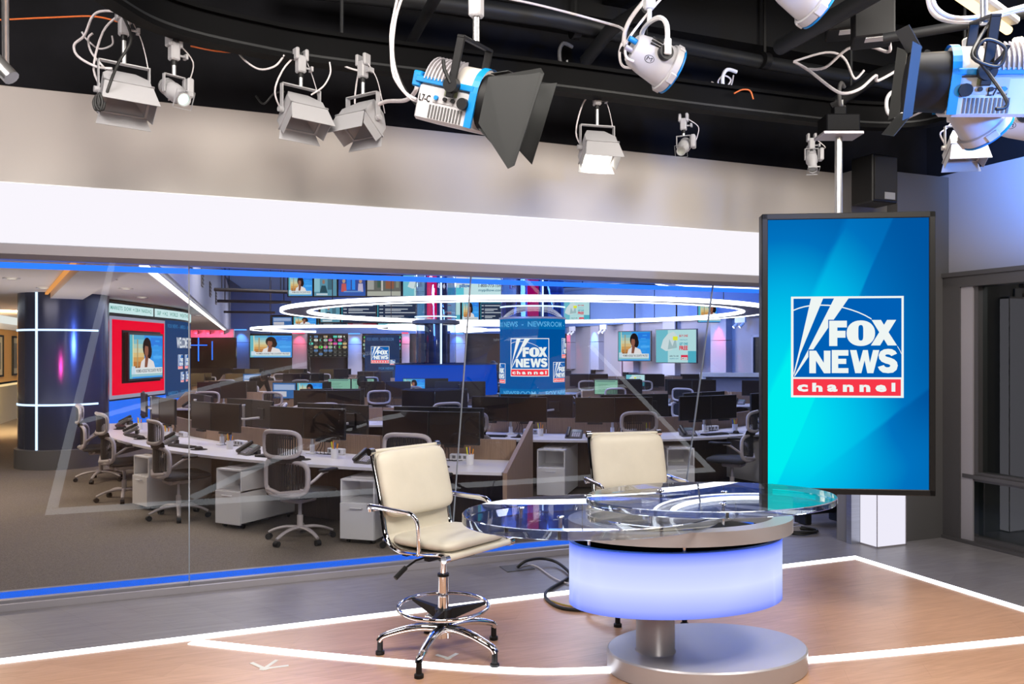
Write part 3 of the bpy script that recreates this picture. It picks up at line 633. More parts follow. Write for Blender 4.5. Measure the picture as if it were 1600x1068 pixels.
# ------------------------------------------------------------------ cream studio chairs
def pad(W, L, T, n=2.6, m=None, X=None, seam=True):
    """soft cushion, W along x, L along z, T along y"""
    mb = MB(); A, B = 26, 18; vs = []; fs = []
    for j in range(B + 1):
        ph = -PI / 2 + PI * j / B
        for i in range(A * 2):
            t = 2 * PI * i / (A * 2)
            sg = lambda c, e: math.copysign(abs(c) ** e, c)
            cz = sg(math.cos(ph), .35)
            vs.append((W / 2 * cz * sg(math.cos(t), .28), T / 2 * sg(math.sin(ph), .8), L / 2 * cz * sg(math.sin(t), .28)))
    k = A * 2
    for j in range(B):
        for i in range(k): fs.append((j * k + i, j * k + (i + 1) % k, (j + 1) * k + (i + 1) % k, (j + 1) * k + i))
    mb.add(vs, fs, m, X); return mb
def studio_chair(label, loc, rz, legrot):
    c = thing('studio_chair', label, 'chair', loc, rz, 'cream studio chairs with footrings')
    # seat-and-back profile (y backwards positive, z up)
    prof = smooth_path([(0, .325, 1.17), (0, .295, 1.07), (0, .25, .92), (0, .225, .80), (0, .20, .70), (0, .14, .645), (0, .05, .63), (0, -.12, .645), (0, -.24, .66), (0, -.285, .645)], 5)
    sling = MB(); w = .25
    vs = []
    for p in prof:
        for sx_, off in ((-w, .008), (w, .008), (w, -.008), (-w, -.008)):
            vs.append((sx_, p.y + off * (1 if p.z > .7 else .3), p.z + off * (0 if p.z > .8 else 1)))
    n = len(prof); sling.add(vs, [(i * 4 + k, i * 4 + (k + 1) % 4, i * 4 + 4 + (k + 1) % 4, i * 4 + 4 + k) for i in range(n - 1) for k in range(4)] + [(0, 1, 2, 3), (4 * n - 4, 4 * n - 3, 4 * n - 2, 4 * n - 1)], M_cream_l)
    sling.build('sling', None, c, 60)
    for s in (-1, 1):
        r = MB(); r.tube([(s * .262, p.y, p.z) for p in prof], .013, 8, M_chrome, sy=1.4)
        r.cyl((s * .25, .325, 1.17), (s * .283, .325, 1.17), .022, n=16, m=M_chrome); r.cyl((s * .25, -.285, .645), (s * .283, -.285, .645), .022, n=16, m=M_chrome)
        r.build('side_rail', None, c, 50)
        ar = smooth_path([(s * .29, .31, .83), (s * .30, .305, .855), (s * .305, .27, .865), (s * .305, .1, .865), (s * .305, -.03, .865), (s * .305, -.08, .848), (s * .30, -.10, .81), (s * .29, -.10, .71), (s * .277, -.085, .655), (s * .265, -.06, .635)], 4)
        a = MB(); a.tube(ar, .016, 10, M_chrome, sy=.6); a.cyl((s * .255, .27, .845), (s * .305, .27, .845), .01, n=8, m=M_chrome); a.build('armrest', None, c, 60)
    MB().cyl((-.25, -.285, .645), (.25, -.285, .645), .016, n=12, m=M_cream_l).build('front_roll', None, c, 50)
    MB().cyl((-.265, .325, 1.17), (.265, .325, 1.17), .013, n=12, m=M_cream_l).build('top_roll', None, c, 50)
    tilt = math.degrees(math.atan2(.11, .40))
    pad(.545, .39, .085, m=M_cream_l, X=Matrix.Translation((0, .232, .985)) @ Matrix.Rotation(-math.radians(tilt), 4, 'X')).build('back_cushion', None, c, 60)
    pad(.53, .47, .075, m=M_cream_l, X=Matrix.Translation((0, -.055, .69)) @ Matrix.Rotation(math.radians(88), 4, 'X')).build('seat_cushion', None, c, 60)
    u = MB(); u.bbox(-.12, .12, -.16, .12, .575, .625, .012, M_plast); u.box(-.24, .24, -.13, -.09, .6, .63, M_plast); u.box(-.24, .24, .05, .09, .6, .63, M_plast); u.build('tilt_mechanism', None, c, 30)
    lv = MB(); lv.tube([(-.06, 0, .59), (-.2, .02, .575), (-.27, .03, .545)], .006, 8, M_plast); lv.build('lever', None, c, 40)
    MB().tube([(-.265, .03, .548), (-.335, .04, .50)], .014, 8, M_plast).build('lever_handle', None, c, 40)
    MB().cyl((0, 0, .16), (0, 0, .455), .031, n=20, m=M_chrome).cyl((0, 0, .45), (0, 0, .465), .034, n=20, m=M_plast).cyl((0, 0, .46), (0, 0, .57), .019, n=16, m=M_chrome).cyl((0, 0, .54), (0, 0, .58), .027, .03, n=16, m=M_plast).build('gas_column', None, c, 40)
    ring = [(.262 * math.cos(2 * PI * k / 48), .262 * math.sin(2 * PI * k / 48), .275) for k in range(48)]
    fr = MB(); fr.tube(ring, .0115, 10, M_chrome, closed=True); fr.build('foot_ring', None, c, 50)
    sp = MB(); sp.cyl((0, 0, .165), (0, 0, .262), .034, .05, 20, M_plast)
    for k in range(3):
        a = math.radians(20 + 120 * k) - rz; X = Matrix.Rotation(a, 4, 'Z')
        sp.add([(.03, -.014, .19), (.03, .014, .19), (.255, .008, .258), (.255, -.008, .258), (.03, -.02, .262), (.03, .02, .262), (.255, .008, .272), (.255, -.008, .272)], [(0, 1, 2, 3), (4, 7, 6, 5), (0, 3, 7, 4), (1, 5, 6, 2), (0, 4, 5, 1), (3, 2, 6, 7)], M_plast, X)
    sp.build('ring_bracket', None, c, 30)
    MB().cyl((0, 0, .10), (0, 0, .17), .05, .042, n=24, m=M_chrome).build('hub', None, c, 50)
    for k in range(5):
        a = math.radians(legrot + 72 * k) - rz; X = Matrix.Rotation(a, 4, 'Z')
        l = MB(); P = smooth_path([(.03, 0, .150), (.12, 0, .155), (.22, 0, .142), (.31, 0, .118), (.355, 0, .10), (.372, 0, .078)], 4)
        l.tube([X @ q for q in P], [.032 - .009 * min(1, i / 14) for i in range(len(P))], 10, M_chrome, sy=.8); lo = l.build('leg', None, c, 60)
        q = X @ Vector((.366, 0, 0)); MB().lathe([(.001, 0), (.026, 0), (.026, .018), (.017, .024), (.016, .085)], 14, M_plast, c=(q.x, q.y, 0)).build('glide', None, lo, 40)
    return c
ch1 = studio_chair('cream leather drafting chair in front of the glass wall, turned right, left of the desk', (-.40, 4.69, .003), math.radians(50), 38)
ch2 = studio_chair('cream leather drafting chair facing forward behind the glass desk', (.88, 5.45, .003), math.radians(14), 20)
# ------------------------------------------------------------------ newsroom shell
NF = -.08
struct(MB().prism([(-30, 3.2), (R(5.6, 6.86).x, R(5.6, 6.86).y), (12, 11.5), (14, 45), (-30, 45)][::1] if False else [tuple(R(-9, 6.86))[:2], tuple(R(9, 6.86))[:2], (16, 45), (-30, 45), (-30, 4)], NF - .05, NF, M_carpet).build('floor_newsroom', None, None, 0))
M_lowc = mat('white_low_ceiling_paint', (.72, .68, .67), .8)
M_hic = mat('blue_tinted_high_ceiling', (.12, .2, .42), .9)  # blue light on ceiling and upper walls is put into this colour
M_fas = mat('blue_grey_fascia_paint', (.30, .33, .42), .7)
LED0, LED1 = PZ(228, 415, 2.70), PZ(351, 515, 2.70)
dv = (LED1 - LED0).normalized(); e0 = LED0 - dv * 6; e1 = LED1 + dv * 6; nr = Vector((dv.y, -dv.x, 0))
f0, f1 = R(-9, 6.5), R(-4.0, 6.5)
mb = MB(); pc = [tuple(f0)[:2], tuple(R(-3.2, 6.10))[:2], tuple(LED0 - dv * .9)[:2], tuple(e1)[:2], (-30, 45), (-30, 6)]
mb.prism(pc, 2.70, 2.85, M_lowc); struct(mb.build('ceiling_newsroom_low', None, None, 0))
mb = MB(); q = [e0 + nr * .16, e1 + nr * .16]; mb.add([tuple(LED0 - dv * 2 + nr * .12)[:2] + (2.72,), tuple(e1 + nr * .12)[:2] + (2.72,), tuple(e1 + nr * .12)[:2] + (4.6,), tuple(LED0 - dv * 2 + nr * .12)[:2] + (4.6,), tuple(LED0 - dv * 2)[:2] + (2.72,), tuple(e1)[:2] + (2.72,), tuple(e1)[:2] + (4.6,), tuple(LED0 - dv * 2)[:2] + (4.6,)],
        [(0, 1, 2, 3), (4, 7, 6, 5), (0, 4, 5, 1), (3, 2, 6, 7), (0, 3, 7, 4)], M_fas); struct(mb.build('trim_fascia', None, None, 0))
for k in range(5):
    a = LED0 + dv * (1.5 + k * 3.2) + nr * .125
    g = MB().box(-.25, .25, -.02, .01, 0, .35, M_dgrey)
    for j in range(4): g.box(-.23, .23, -.03, -.02, .04 + j * .08, .08 + j * .08, M_blk)
    tag(g.build('air_vent', None, None, 0, (a.x, a.y, 3.1), math.atan2(dv.y, dv.x)), 'dark air grille %s along the blue-grey fascia right of the white ceiling' % ('nearest the glass', 'second', 'third', 'fourth', 'farthest')[k], 'vent', 'air grilles on the fascia')
ls = thing('ceiling_light_line', 'long straight white light line along the edge of the low newsroom ceiling', 'light line', (LED0.x, LED0.y, 2.685), math.atan2(dv.y, dv.x))
Ld = (LED1 - LED0).length
MB().box(-1.2, Ld, -.05, .05, 0, .012, emis('warm_white_led', (1, .93, .82), 3.0)).build('diffuser', None, ls, 0)
MB().box(-1.2, Ld, -.075, -.055, -.004, .015, M_white).box(-1.2, Ld, .055, .075, -.004, .015, M_white).build('trim_edge', None, ls, 0)
struct(MB().prism([tuple(R(-3.0, 6.12))[:2], tuple(R(9, 6.2))[:2], (18, 45), (-14, 45)], 4.6, 4.7, M_hic).build('ceiling_newsroom_high', None, None, 0))
struct(MB().box(-30, -12.0, 44.9, 45, NF, 2.8, M_lowc).box(-14, 18, 44.9, 45, NF, 4.7, M_fas).build('wall_newsroom_back', None, None, 0))
# warm cove slot and bulkhead in the low ceiling
c0, c1 = PZ(118, 405, 2.69), PZ(58, 474, 2.69); cdv = (c1 - c0).normalized(); c0 = c0 - cdv * 1.5
cv = thing('cove_light', 'warm orange cove light slanting across the low ceiling above the corridor', 'light line', (c0.x, c0.y, 2.66), math.atan2(cdv.y, cdv.x))
MB().box(0, (c1 - c0).length, -.02, .02, 0, .03, emis('amber_led', (1, .42, .12), .8)).build('diffuser', None, cv, 0)
MB().box(0, (c1 - c0).length, -.5, -.05, -.06, .035, M_lowc).build('bulkhead', None, cv, 0)
for i, (x, y) in enumerate([(18, 435), (68, 450), (170, 437), (197, 451), (222, 465), (30, 482), (310, 493)]):
    p = PZ(x, y, 2.69)
    d = thing('downlight', 'small round recessed downlight, number %s from the left in the low ceiling' % ('one', 'three', 'four', 'five', 'six', 'two', 'seven')[i], 'downlight', (p.x, p.y, 2.69))
    d['label'] = ['small recessed downlight at the far left edge of the low ceiling', 'small recessed downlight right beside the warm cove light', 'small recessed downlight nearest the glass above the dark column', 'small recessed downlight above the curved video wall, second of three', 'small recessed downlight above the curved video wall, farthest of three', 'small recessed downlight deep over the left corridor', 'small recessed downlight beside the far end of the light line'][i]
    MB().lathe([(.07, -.006), (.10, -.006), (.10, .004), (.07, .004)], 18, M_white).build('rim', None, d, 40)
    MB().lathe([(.001, .0), (.07, .0)], 18, emis('downlight_lamp', (1, .88, .7), 2.0)).build('lamp', None, d, 40)
# corridor wall at the far left
def along(a, b):            # local frame along a wall from a to b
    return math.atan2(b.y - a.y, b.x - a.x)
wa, wb = Vector((-12.3, 18.0, 0)), Vector((-15.6, 27.0, 0)); rz = along(wa, wb); LW = (wb - wa).length
cw = thing('corridor_wall', 'warm wood corridor wall with lit cream base at the far left', 'wall panel', (wa.x, wa.y, NF), rz)
M_amber = mat('amber_maple_panel', (.78, .45, .14), .5, noise=((60, 60, 2), .1))
MB().box(-6, LW, -.0, .2, 1.05, 2.45, M_amber).build('wood_panel', None, cw, 0)
MB().box(-6, LW, -.12, .2, 0, .95, mat('cream_base_paint', (.42, .38, .28), .6)).build('base_panel', None, cw, 0)
MB().box(-6, LW, -.1, .1, .95, .98, emis('warm_shelf_light', (1, .72, .35), 1.0)).build('lower_light', None, cw, 0)
MB().box(-6, LW, -.25, .2, 2.60, 2.78, emis('pale_cove_light', (.9, .92, .85), .9)).build('upper_light', None, cw, 0)
MB().box(-6, LW, -.12, .2, 2.45, 2.60, M_lowc).build('bulkhead', None, cw, 0)
for i, (x, lab) in enumerate(((3.0, 'tall framed picture on the amber corridor wall, nearest the left edge'), (5.3, 'framed picture on the amber corridor wall just left of the dark column'))):
    pf = thing('framed_picture', lab, 'picture', (wa.x + math.cos(rz) * x, wa.y + math.sin(rz) * x, NF + 1.2), rz)
    f = MB(); W_ = .62
    for a, b_, c_, d_ in ((-W_, -W_ + .05, 0, 1.1), (W_ - .05, W_, 0, 1.1), (-W_, W_, 0, .05), (-W_, W_, 1.05, 1.1)): f.box(a, b_, -.05, -.005, c_, d_, M_blk)
    f.build('frame', None, pf, 0); MB().box(-W_ + .05, W_ - .05, -.02, -.01, .05, 1.05, mat('cream_mount', (.6, .55, .42), .7)).build('mount', None, pf, 0)
    MB().box(-W_ + .2, W_ - .2, -.024, -.02, .2, .9, mat('grey_print', (.22, .22, .2), .7)).build('print', None, pf, 0)
area('corridor_light', (-11, 18, 2.6), (-12.8, 20, 1.4), 1.5, 620, (1, .75, .4))
# ------------------------------------------------------------------ round dark column with light cross
M_lw = emis('blue_white_led', (.55, .75, 1), 1.8)
def light_column(label, X, D, r, z0, z1, vx, zs, ang0, ang1, m):
    c = thing('round_column', label, 'column', (X, D, NF))
    MB().lathe([(r, 0), (r, z1 - NF)], 56, m).build('cladding', None, c, 40)
    MB().lathe([(r + .001, .0), (r + .05, .0), (r + .05, .30), (r + .001, .31)], 56, M_dgrey).build('skirting', None, c, 40)
    a = ang0
    g = MB().box(-.016, .016, -.012, .004, z0 - NF, z1 - NF, M_lw, Matrix.Rotation(math.radians(vx), 4, 'Z') @ Matrix.Translation((0, -r, 0)))
    g.build('light_strip', None, c, 0)
    for z in zs:
        g = MB(); g.sweep([((r + .004) * math.cos(math.radians(t)), (r + .004) * math.sin(math.radians(t)), z - NF) for t in range(ang0, ang1 + 1, 5)], .016, .03, M_lw); g.build('light_band', None, c, 0)
    return c
M_dkcol = mat('dark_blue_glossy_cladding', (.07, .08, .13), .2, .6)
light_column('wide dark glossy round column with glowing blue-white cross lines at the left', -7.36, 13.25, .66, .0, 2.70, -6, (2.11, .93), 195, 345, M_dkcol)
# ------------------------------------------------------------------ curved video wall at the left
vw = thing('video_wall', 'long curved video wall with red-framed picture and news ticker at the left', 'video wall', (0, 0, 0))
def wx(D): return -7.05 - max(0, D - 16.6) ** 2 * .10
def arcpanel(D0, D1, z0, z1, off, m, n=8, name='panel', parent=vw, t=.02):
    mb = MB(); vs = []
    for i in range(n + 1):
        D = D0 + (D1 - D0) * i / n; x = wx(D) + off
        vs += [(x, D, z0), (x, D, z1), (x - t, D, z1), (x - t, D, z0)]
    fs = [(i * 4 + k, i * 4 + (k + 1) % 4, i * 4 + 4 + (k + 1) % 4, i * 4 + 4 + k) for i in range(n) for k in range(4)] + [(0, 1, 2, 3), (4 * n, 4 * n + 3, 4 * n + 2, 4 * n + 1)]
    mb.add(vs, fs, m); return mb.build(name, None, parent, 0)
arcpanel(13.95, 20.6, NF, 2.66, 0, M_blk, 16, 'backing', t=.3)
arcpanel(14.0, 16.35, .42, .90, .03, emis('blue_panel_light', (.02, .17, .95), 1), 8, 'blue_panel'); arcpanel(16.35, 20.6, .42, .80, .03, emis('blue_panel_light', (.02, .17, .95), 1), 8, 'blue_panel')
arcpanel(14.06, 16.3, .93, 2.40, .03, emis('pale_frame_light', (.30, .30, .40), 1), 8, 'outer_frame')
arcpanel(14.14, 16.22, 1.0, 2.34, .05, emis('red_frame_light', (.85, .0, .03), 1), 8, 'red_frame')
arcpanel(14.45, 16.0, 1.20, 2.16, .07, M_blk, 4, 'screen_surround')
arcpanel(16.35, 20.6, .82, 2.42, .03, emis('navy_screen', (.01, .05, .16), 1), 12, 'screen')
RV = Matrix.Rotation(PI / 2, 4, 'Z')
for D0, D1 in ((14.0, 15.75), (15.85, 17.6), (17.7, 19.5)):
    t_ = arcpanel(D0, D1, 2.46, 2.62, .04, emis('ticker_light', (.6, .82, .82), 1), 6, 'ticker')
mb = MB(); mb.keep = True
for D0, txt in ((14.05, 'MARKETS  DOW  +128.4  NASDAQ'), (15.9, 'S&P  +14.2   WORLD   WEATHER')):
    text(mb, txt, 0, 1.6, 2.50, 2.58, 0, sc((.1, .35, .3)), .01, Matrix.Translation((-7.0 + .0, D0, 0)) @ RV)
mb.build('ticker_text', None, vw, 0)
pw = thing('wall_display', 'display showing a seated woman in white inside the red frame of the video wall', 'display', (-6.90, 15.22, 1.68), PI / 2)
MB().bbox(-.72, .72, 0, .06, -.44, .44, .008, M_mon).build('cabinet', None, pw, 30); P_ = picture('anchor', 1.36, .80, -.001); P_.keep = True
mdim = P_.build('screen', None, pw, 0)
mb = MB(); mb.keep = True; X = Matrix.Translation((-6.985, 0, 0))
def vt(txt, D0, D1, z0, z1, m, b=.02):
    g_ = MB(); text(g_, txt, 0, D1 - D0, z0, z1, 0, m, b); mb.add([(wx(D0 + v[0]) + .045, D0 + v[0], v[2]) for v in g_.v], g_.f, m)
bt = sc((.03, .18, .42)); vt('FOX NEWS  -  AMERICA  -  NEWS', 16.4, 17.9, 2.26, 2.34, bt); vt('WELCOME TO THE', 16.85, 18.3, 1.85, 2.08, sc((.8, .85, .9)), .03); vt('AMERICA  -  FOX NEWS  -', 16.4, 17.9, .88, .96, bt)
mb.build('lettering', None, vw, 0)
for D0, z0, z1 in ((16.95, 1.4, 1.72), (17.45, 1.4, 1.72), (17.08, 1.12, 1.35), (17.5, 1.12, 1.35)):
    g = MB(); g.keep = True; logo(g, .16, (z0 + z1) / 2, (z1 - z0) * 1.02, 0, .003); g.v = [(wx(D0 + v[0]) + .035 - v[1], D0 + v[0], v[2]) for v in g.v]; g.build('emblem', None, vw, 0)

# ------------------------------------------------------------------ back wall, columns of light, displays
M_panel = mat('pale_lilac_wall_panel', (.34, .34, .42), .6)
BD = 38.0
def back(x0, x1, y0, y1, D, m, mb=None, t=.1):
    a, b = PD(x0, y1, D), PD(x1, y0, D); mb = mb or MB(); mb.box(a.x, b.x, D, D + t, a.z, b.z, m); return mb
bw = MB(); back(285, 890, 470, 620, BD + .3, mat('newsroom_dark_back_wall', (.05, .035, .03), .7), bw, .2); back(285, 890, 380, 521, BD + .15, M_hic, bw, .14); struct(bw.build('wall_newsroom_middle', None, None, 0))
def wash(loc, tgt, col, p, nm='panel_wash'): spot(nm, loc, tgt, p, col, 70, .8, .05)
def light_panel(x0, x1, y0, y1, D, label, col, p=60):
    a, b = PD(x0, y1, D), PD(x1, y0, D)
    t = thing('light_panel', label, 'wall panel', ((a.x + b.x) / 2, D, a.z)); w_ = (b.x - a.x) / 2; h_ = b.z - a.z
    MB().box(-w_, w_, -.06, .05, NF - a.z, h_ * .62, M_panel).build('lower_panel', None, t, 0); MB().box(-w_, w_, -.06, .05, h_ * .635, h_, M_panel).build('upper_panel', None, t, 0)
    MB().box(-w_ * .8, w_ * .8, -.3, -.2, h_ - .03, h_ + .02, emis('lamp_%s' % ('red' if col[0] > .5 else 'blue'), col, 2)).build('lamp', None, t, 0)
    wash(((a.x + b.x) / 2, D - .45, b.z - .02), ((a.x + b.x) / 2, D + .12, a.z + h_ * .45), col, p); return t
light_panel(365, 390, 515, 568, BD, 'blue-lit tall wall panel left of the first far television', BLUE, 90)
light_panel(457, 480, 520, 566, BD, 'red-lit tall wall panel between the first far television and the picture grid', RED, 70)
light_panel(544, 566, 521, 566, BD, 'blue-lit tall wall panel right of the far picture grid', BLUE, 90)
light_panel(628, 640, 520, 566, BD, 'pinkish narrow wall panel left of the glass cylinder', RED, 40)
light_panel(703, 727, 521, 562, BD, 'blue-lit wall panel right of the glass cylinder', BLUE, 90)
# red lit band with lamps above a dark opening
a, b = PD(292, 527, 34), PD(365, 514, 34)
rb = thing('red_lit_band', 'red-lit wall band above a dark opening at the far left', 'wall panel', (a.x, 34, a.z))
MB().box(0, b.x - a.x, 0, .1, 0, b.z - a.z, M_panel).build('band', None, rb, 0)
MB().box(-.15, .0, 0, .1, -1.2, b.z - a.z, M_panel).build('post', None, rb, 0)
MB().box(0, b.x - a.x, .3, .4, -1.3, 0, mat('dark_reflective_glass', (.02, .015, .013), .1)).build('dark_glass', None, rb, 0)
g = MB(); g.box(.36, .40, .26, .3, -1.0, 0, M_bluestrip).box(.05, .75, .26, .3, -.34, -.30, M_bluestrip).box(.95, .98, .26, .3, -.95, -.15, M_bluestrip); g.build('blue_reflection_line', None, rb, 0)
for x in (308, 327, 349):
    p = PD(x, 519, 33.9); l = thing('wall_lamp', 'grey wall lamp on the red band, %s of three' % {308: 'left', 327: 'middle', 349: 'right'}[x], 'lamp', tuple(p), 0, 'wall lamps on the red band')
    MB().bbox(-.09, .09, -.2, -.02, -.08, .08, .02, M_dgrey).build('body', None, l, 30); MB().box(-.12, .12, -.16, -.03, .08, .12, M_dgrey).build('visor', None, l, 0)
    spot('wall_lamp_light', (p.x, p.y - .35, p.z - .12), (p.x, p.y + .1, p.z + .02), 40, RED, 150, 1, .03)
def tvset(kind, x0, x1, y0, y1, D, label, rz=0.0, group=None, bez=.02, name='wall_display', rod=True):
    a, b = PD(x0, y1, D), PD(x1, y0, D); W_ = (b.x - a.x); Hh_ = b.z - a.z
    t = thing(name, label, 'display', ((a.x + b.x) / 2, D, (a.z + b.z) / 2), rz, group)
    W_ = W_ / max(.5, math.cos(rz))
    MB().box(-W_ / 2 - bez, W_ / 2 + bez, .0, .08, -Hh_ / 2 - bez, Hh_ / 2 + bez, M_mon).build('cabinet', None, t, 0)
    p = picture(kind, W_, Hh_, -.004, None, .004); p.keep = True; p.build('screen', None, t, 0)
    if rod: MB().cyl((0, .04, Hh_ / 2), (0, .04, Hh_ / 2 + .4), .03, n=8, m=M_blk).build('hanger', None, t, 40)
    return t
tvset('anchor', 391, 456, 524, 558, 37, 'far television with a woman in a white jacket, left of the picture grid')
tvset('multi', 482, 543, 523, 557, 37.2, 'far display wall with a grid of tiny coloured pictures', rod=False)
tvset('multi', 566, 627, 524, 560, 37.4, 'far display wall with tiny pictures partly behind the blue emblem column', rod=False)
# oblique right-hand back wall
wA, wB = Vector((PD(886, 551, 38).x, 38, 0)), Vector((PD(1215, 551, 25.5).x, 25.5, 0)); wr = along(wA, wB); dW = (wB - wA).normalized()
def hit(px):                # where the ray through column px meets that wall
    k = (px - 800) / FPX; t = (k * wA.y - wA.x) / (dW.x - k * dW.y); return t
rw = MB(); rw.box(-1, (wB - wA).length + 3, .25, .4, NF, 4.6, mat('lilac_grey_wall', (.30, .29, .34), .7)); o = rw.build('wall_newsroom_right', None, None, 0, (wA.x, wA.y, 0), wr); struct(o)
rw = MB(); rw.box(-1, (wB - wA).length + 3, -.12, .25, 2.95, 4.6, M_hic); o = rw.build('wall_newsroom_right_upper', None, None, 0, (wA.x, wA.y, 0), wr); struct(o)
def rpanel(x0, x1, z0, z1, label, col, p):
    a, b = hit(x0), hit(x1); q = wA + dW * (a + b) / 2
    t = thing('light_panel', label, 'wall panel', (q.x, q.y, z0), wr); w_ = (b - a) / 2; h_ = z1 - z0
    MB().box(-w_, w_, -.02, .25, 0, h_ * .63, M_panel).build('lower_panel', None, t, 0); MB().box(-w_, w_, -.02, .25, h_ * .64, h_, M_panel).build('upper_panel', None, t, 0)
    nv = Vector((math.sin(wr), -math.cos(wr), 0)); l = q + nv * .35
    wash((l.x, l.y, z1 - .05), (q.x, q.y, z0 + h_ * .5), col, p * 2.6)
    return t
rpanel(886, 892, 1.0, 2.95, 'thin red-lit wall strip right of the big emblem column', RED, 30)
rpanel(923, 936, 1.0, 2.95, 'narrow blue-lit wall panel between two doorways on the right', BLUE, 90)
rpanel(974, 990, .95, 2.95, 'red-lit wall panel left of the right-hand television pair', RED, 70)
rpanel(1036, 1055, .9, 2.95, 'wide blue-lit wall panel between the two right-hand televisions', BLUE, 90)
rpanel(1111, 1135, .85, 2.95, 'red-lit wall panel right of the two right-hand televisions', RED, 60)
for x0, x1, lab in ((966, 974, 'dark doorway left of the right-hand televisions'), (917, 923, 'dark narrow doorway beside the big emblem column'), (1171, 1195, 'dark doorway at the right end of the newsroom')):
    a, b = hit(x0), hit(x1); q = wA + dW * (a + b) / 2; t = thing('doorway', lab, 'doorway', (q.x, q.y, NF), wr); w_ = (b - a) / 2
    MB().box(-w_, w_, .20, .26, 0, 2.35, M_blk).build('door', None, t, 0); MB().box(-w_ - .08, -w_, .15, .26, 0, 2.43, M_panel).build('jamb', None, t, 0); MB().box(-w_ - .08, w_, .15, .26, 2.35, 2.43, M_panel).build('lintel', None, t, 0)
def rtv(kind, x0, x1, yt, yb, off, label):
    a, b = hit(x0), hit(x1); nv = Vector((math.sin(wr), -math.cos(wr), 0)); q = wA + dW * (a + b) / 2 + nv * off
    k = wr * .55; W_ = (PD(x1, 0, q.y).x - PD(x0, 0, q.y).x) / math.cos(k) * .99; Hh_ = (yb - yt) / FPX * q.y
    q.z = H - ((yt + yb) / 2 - 551) / FPX * q.y
    t = thing('wall_display', label, 'display', tuple(q), k); MB().box(-W_ / 2 - .03, W_ / 2 + .03, 0, .09, -Hh_ / 2 - .03, Hh_ / 2 + .03, M_mon).build('cabinet', None, t, 0)
    p = picture(kind, W_, Hh_, -.004, None, .004); p.keep = True; p.build('screen', None, t, 0)
    MB().cyl((0, .05, Hh_ / 2), (0, .05, Hh_ / 2 + 1.2), .03, n=8, m=M_blk).build('hanger', None, t, 40)
rtv('anchor', 989, 1034, 518, 563, .6, 'right-hand television showing a woman in a white jacket')
rtv('ad', 1054, 1109, 515, 566, .7, 'right-hand television showing the pillow advertisement')
for i, px in enumerate((903, 952, 1168)):
    q = wA + dW * hit(px) + Vector((math.sin(wr), -math.cos(wr), 0)) * .3; t = thing('track_lamp', ('pair of small lit spot lamps left of the blue panel', 'pair of small lit spot lamps above the second doorway', 'pair of small lit spot lamps above the far right doorway')[i], 'lamp', (q.x, q.y, 2.72), wr)
    for s in (-1, 1):
        h_ = MB().cyl((s * .15, 0, 0), (s * .15 - .05, -.12, -.12), .05, n=10, m=M_white).build('head', None, t, 40); MB().cyl((s * .15 - .051, -.122, -.122), (s * .15 - .053, -.126, -.126), .045, n=10, m=emis('spot_lamp_lens', (1, 1, .95), 3)).build('lens', None, h_, 40)
    MB().box(-.25, .25, -.03, .03, .03, .24, M_white).build('bar', None, t, 0)
# white counter at the right
a = PD(1097, 583, 20)
ct = thing('white_counter', 'tall white counter behind the desks at the right end of the newsroom', 'counter', (a.x, 20, NF), -.12)
MB().box(0, 2.6, -.1, .6, 1.24, 1.33, M_white).build('top', None, ct, 0); MB().box(0, .08, -.08, .58, 0, 1.24, M_white).build('side', None, ct, 0); MB().box(.08, 2.6, .1, .15, 0, 1.24, M_panel).build('front', None, ct, 0)

# ------------------------------------------------------------------ hanging video walls
def bank(row, D, y0, y1, specs, rowname):
    for (x0, x1, kind, lab) in specs:
        tvset(kind, x0 + 1, x1 - 1, y0, y1, D, lab + ' in ' + rowname, 0, None, .015, 'hung_display', rod=False)
bank(1, 27, 430, 462, [(450, 489, 'anchor', 'display with a woman in white'), (490, 527, 'interview', 'display with a seated man'), (528, 572, 'duo', 'display with two presenters'), (573, 627, 'street', 'display with a dark street scene'), (629, 688, 'ad', 'pillow advertisement display'), (690, 827, 'phone', 'wide display with a telephone number')], 'the upper row over the big ring light')
bank(2, 28, 471, 503, [(500, 532, 'interview', 'small blue display'), (533, 588, 'text', 'dark blue text display, left'), (589, 650, 'text', 'dark blue text display, right'), (651, 720, 'ad', 'pillow advertisement display, left'), (721, 749, 'anchor', 'display with a woman in white'), (750, 785, 'text', 'narrow dark text display'), (876, 922, 'ad', 'pillow advertisement display right of the column'), (1090, 1135, 'anchor', 'rightmost display with a woman')], 'the row inside the big ring light')
bank(3, 32, 495, 509, [(425, 457, 'news', 'small green-blue display'), (458, 495, 'anchor', 'small display with a woman in white'), (496, 540, 'text', 'small navy text display'), (541, 589, 'textred', 'small red text display'), (590, 640, 'ad', 'small advertisement display')], 'the far row behind the ring lights')
cb = MB()
for x0, x1, y0, y1, D in ((450, 827, 426, 464, 27.2), (498, 922, 468, 505, 28.2), (423, 642, 492, 511, 32.2)):
    a, b = PD(x0, y1, D), PD(x1, y0, D)
    tag(MB().box(a.x, b.x, D - .08, D + .1, a.z, b.z, M_blk).build('display_gantry', None, None, 0), 'black frame carrying the %s row of hung displays' % {450: 'upper', 498: 'middle', 423: 'far low'}[x0], 'frame')
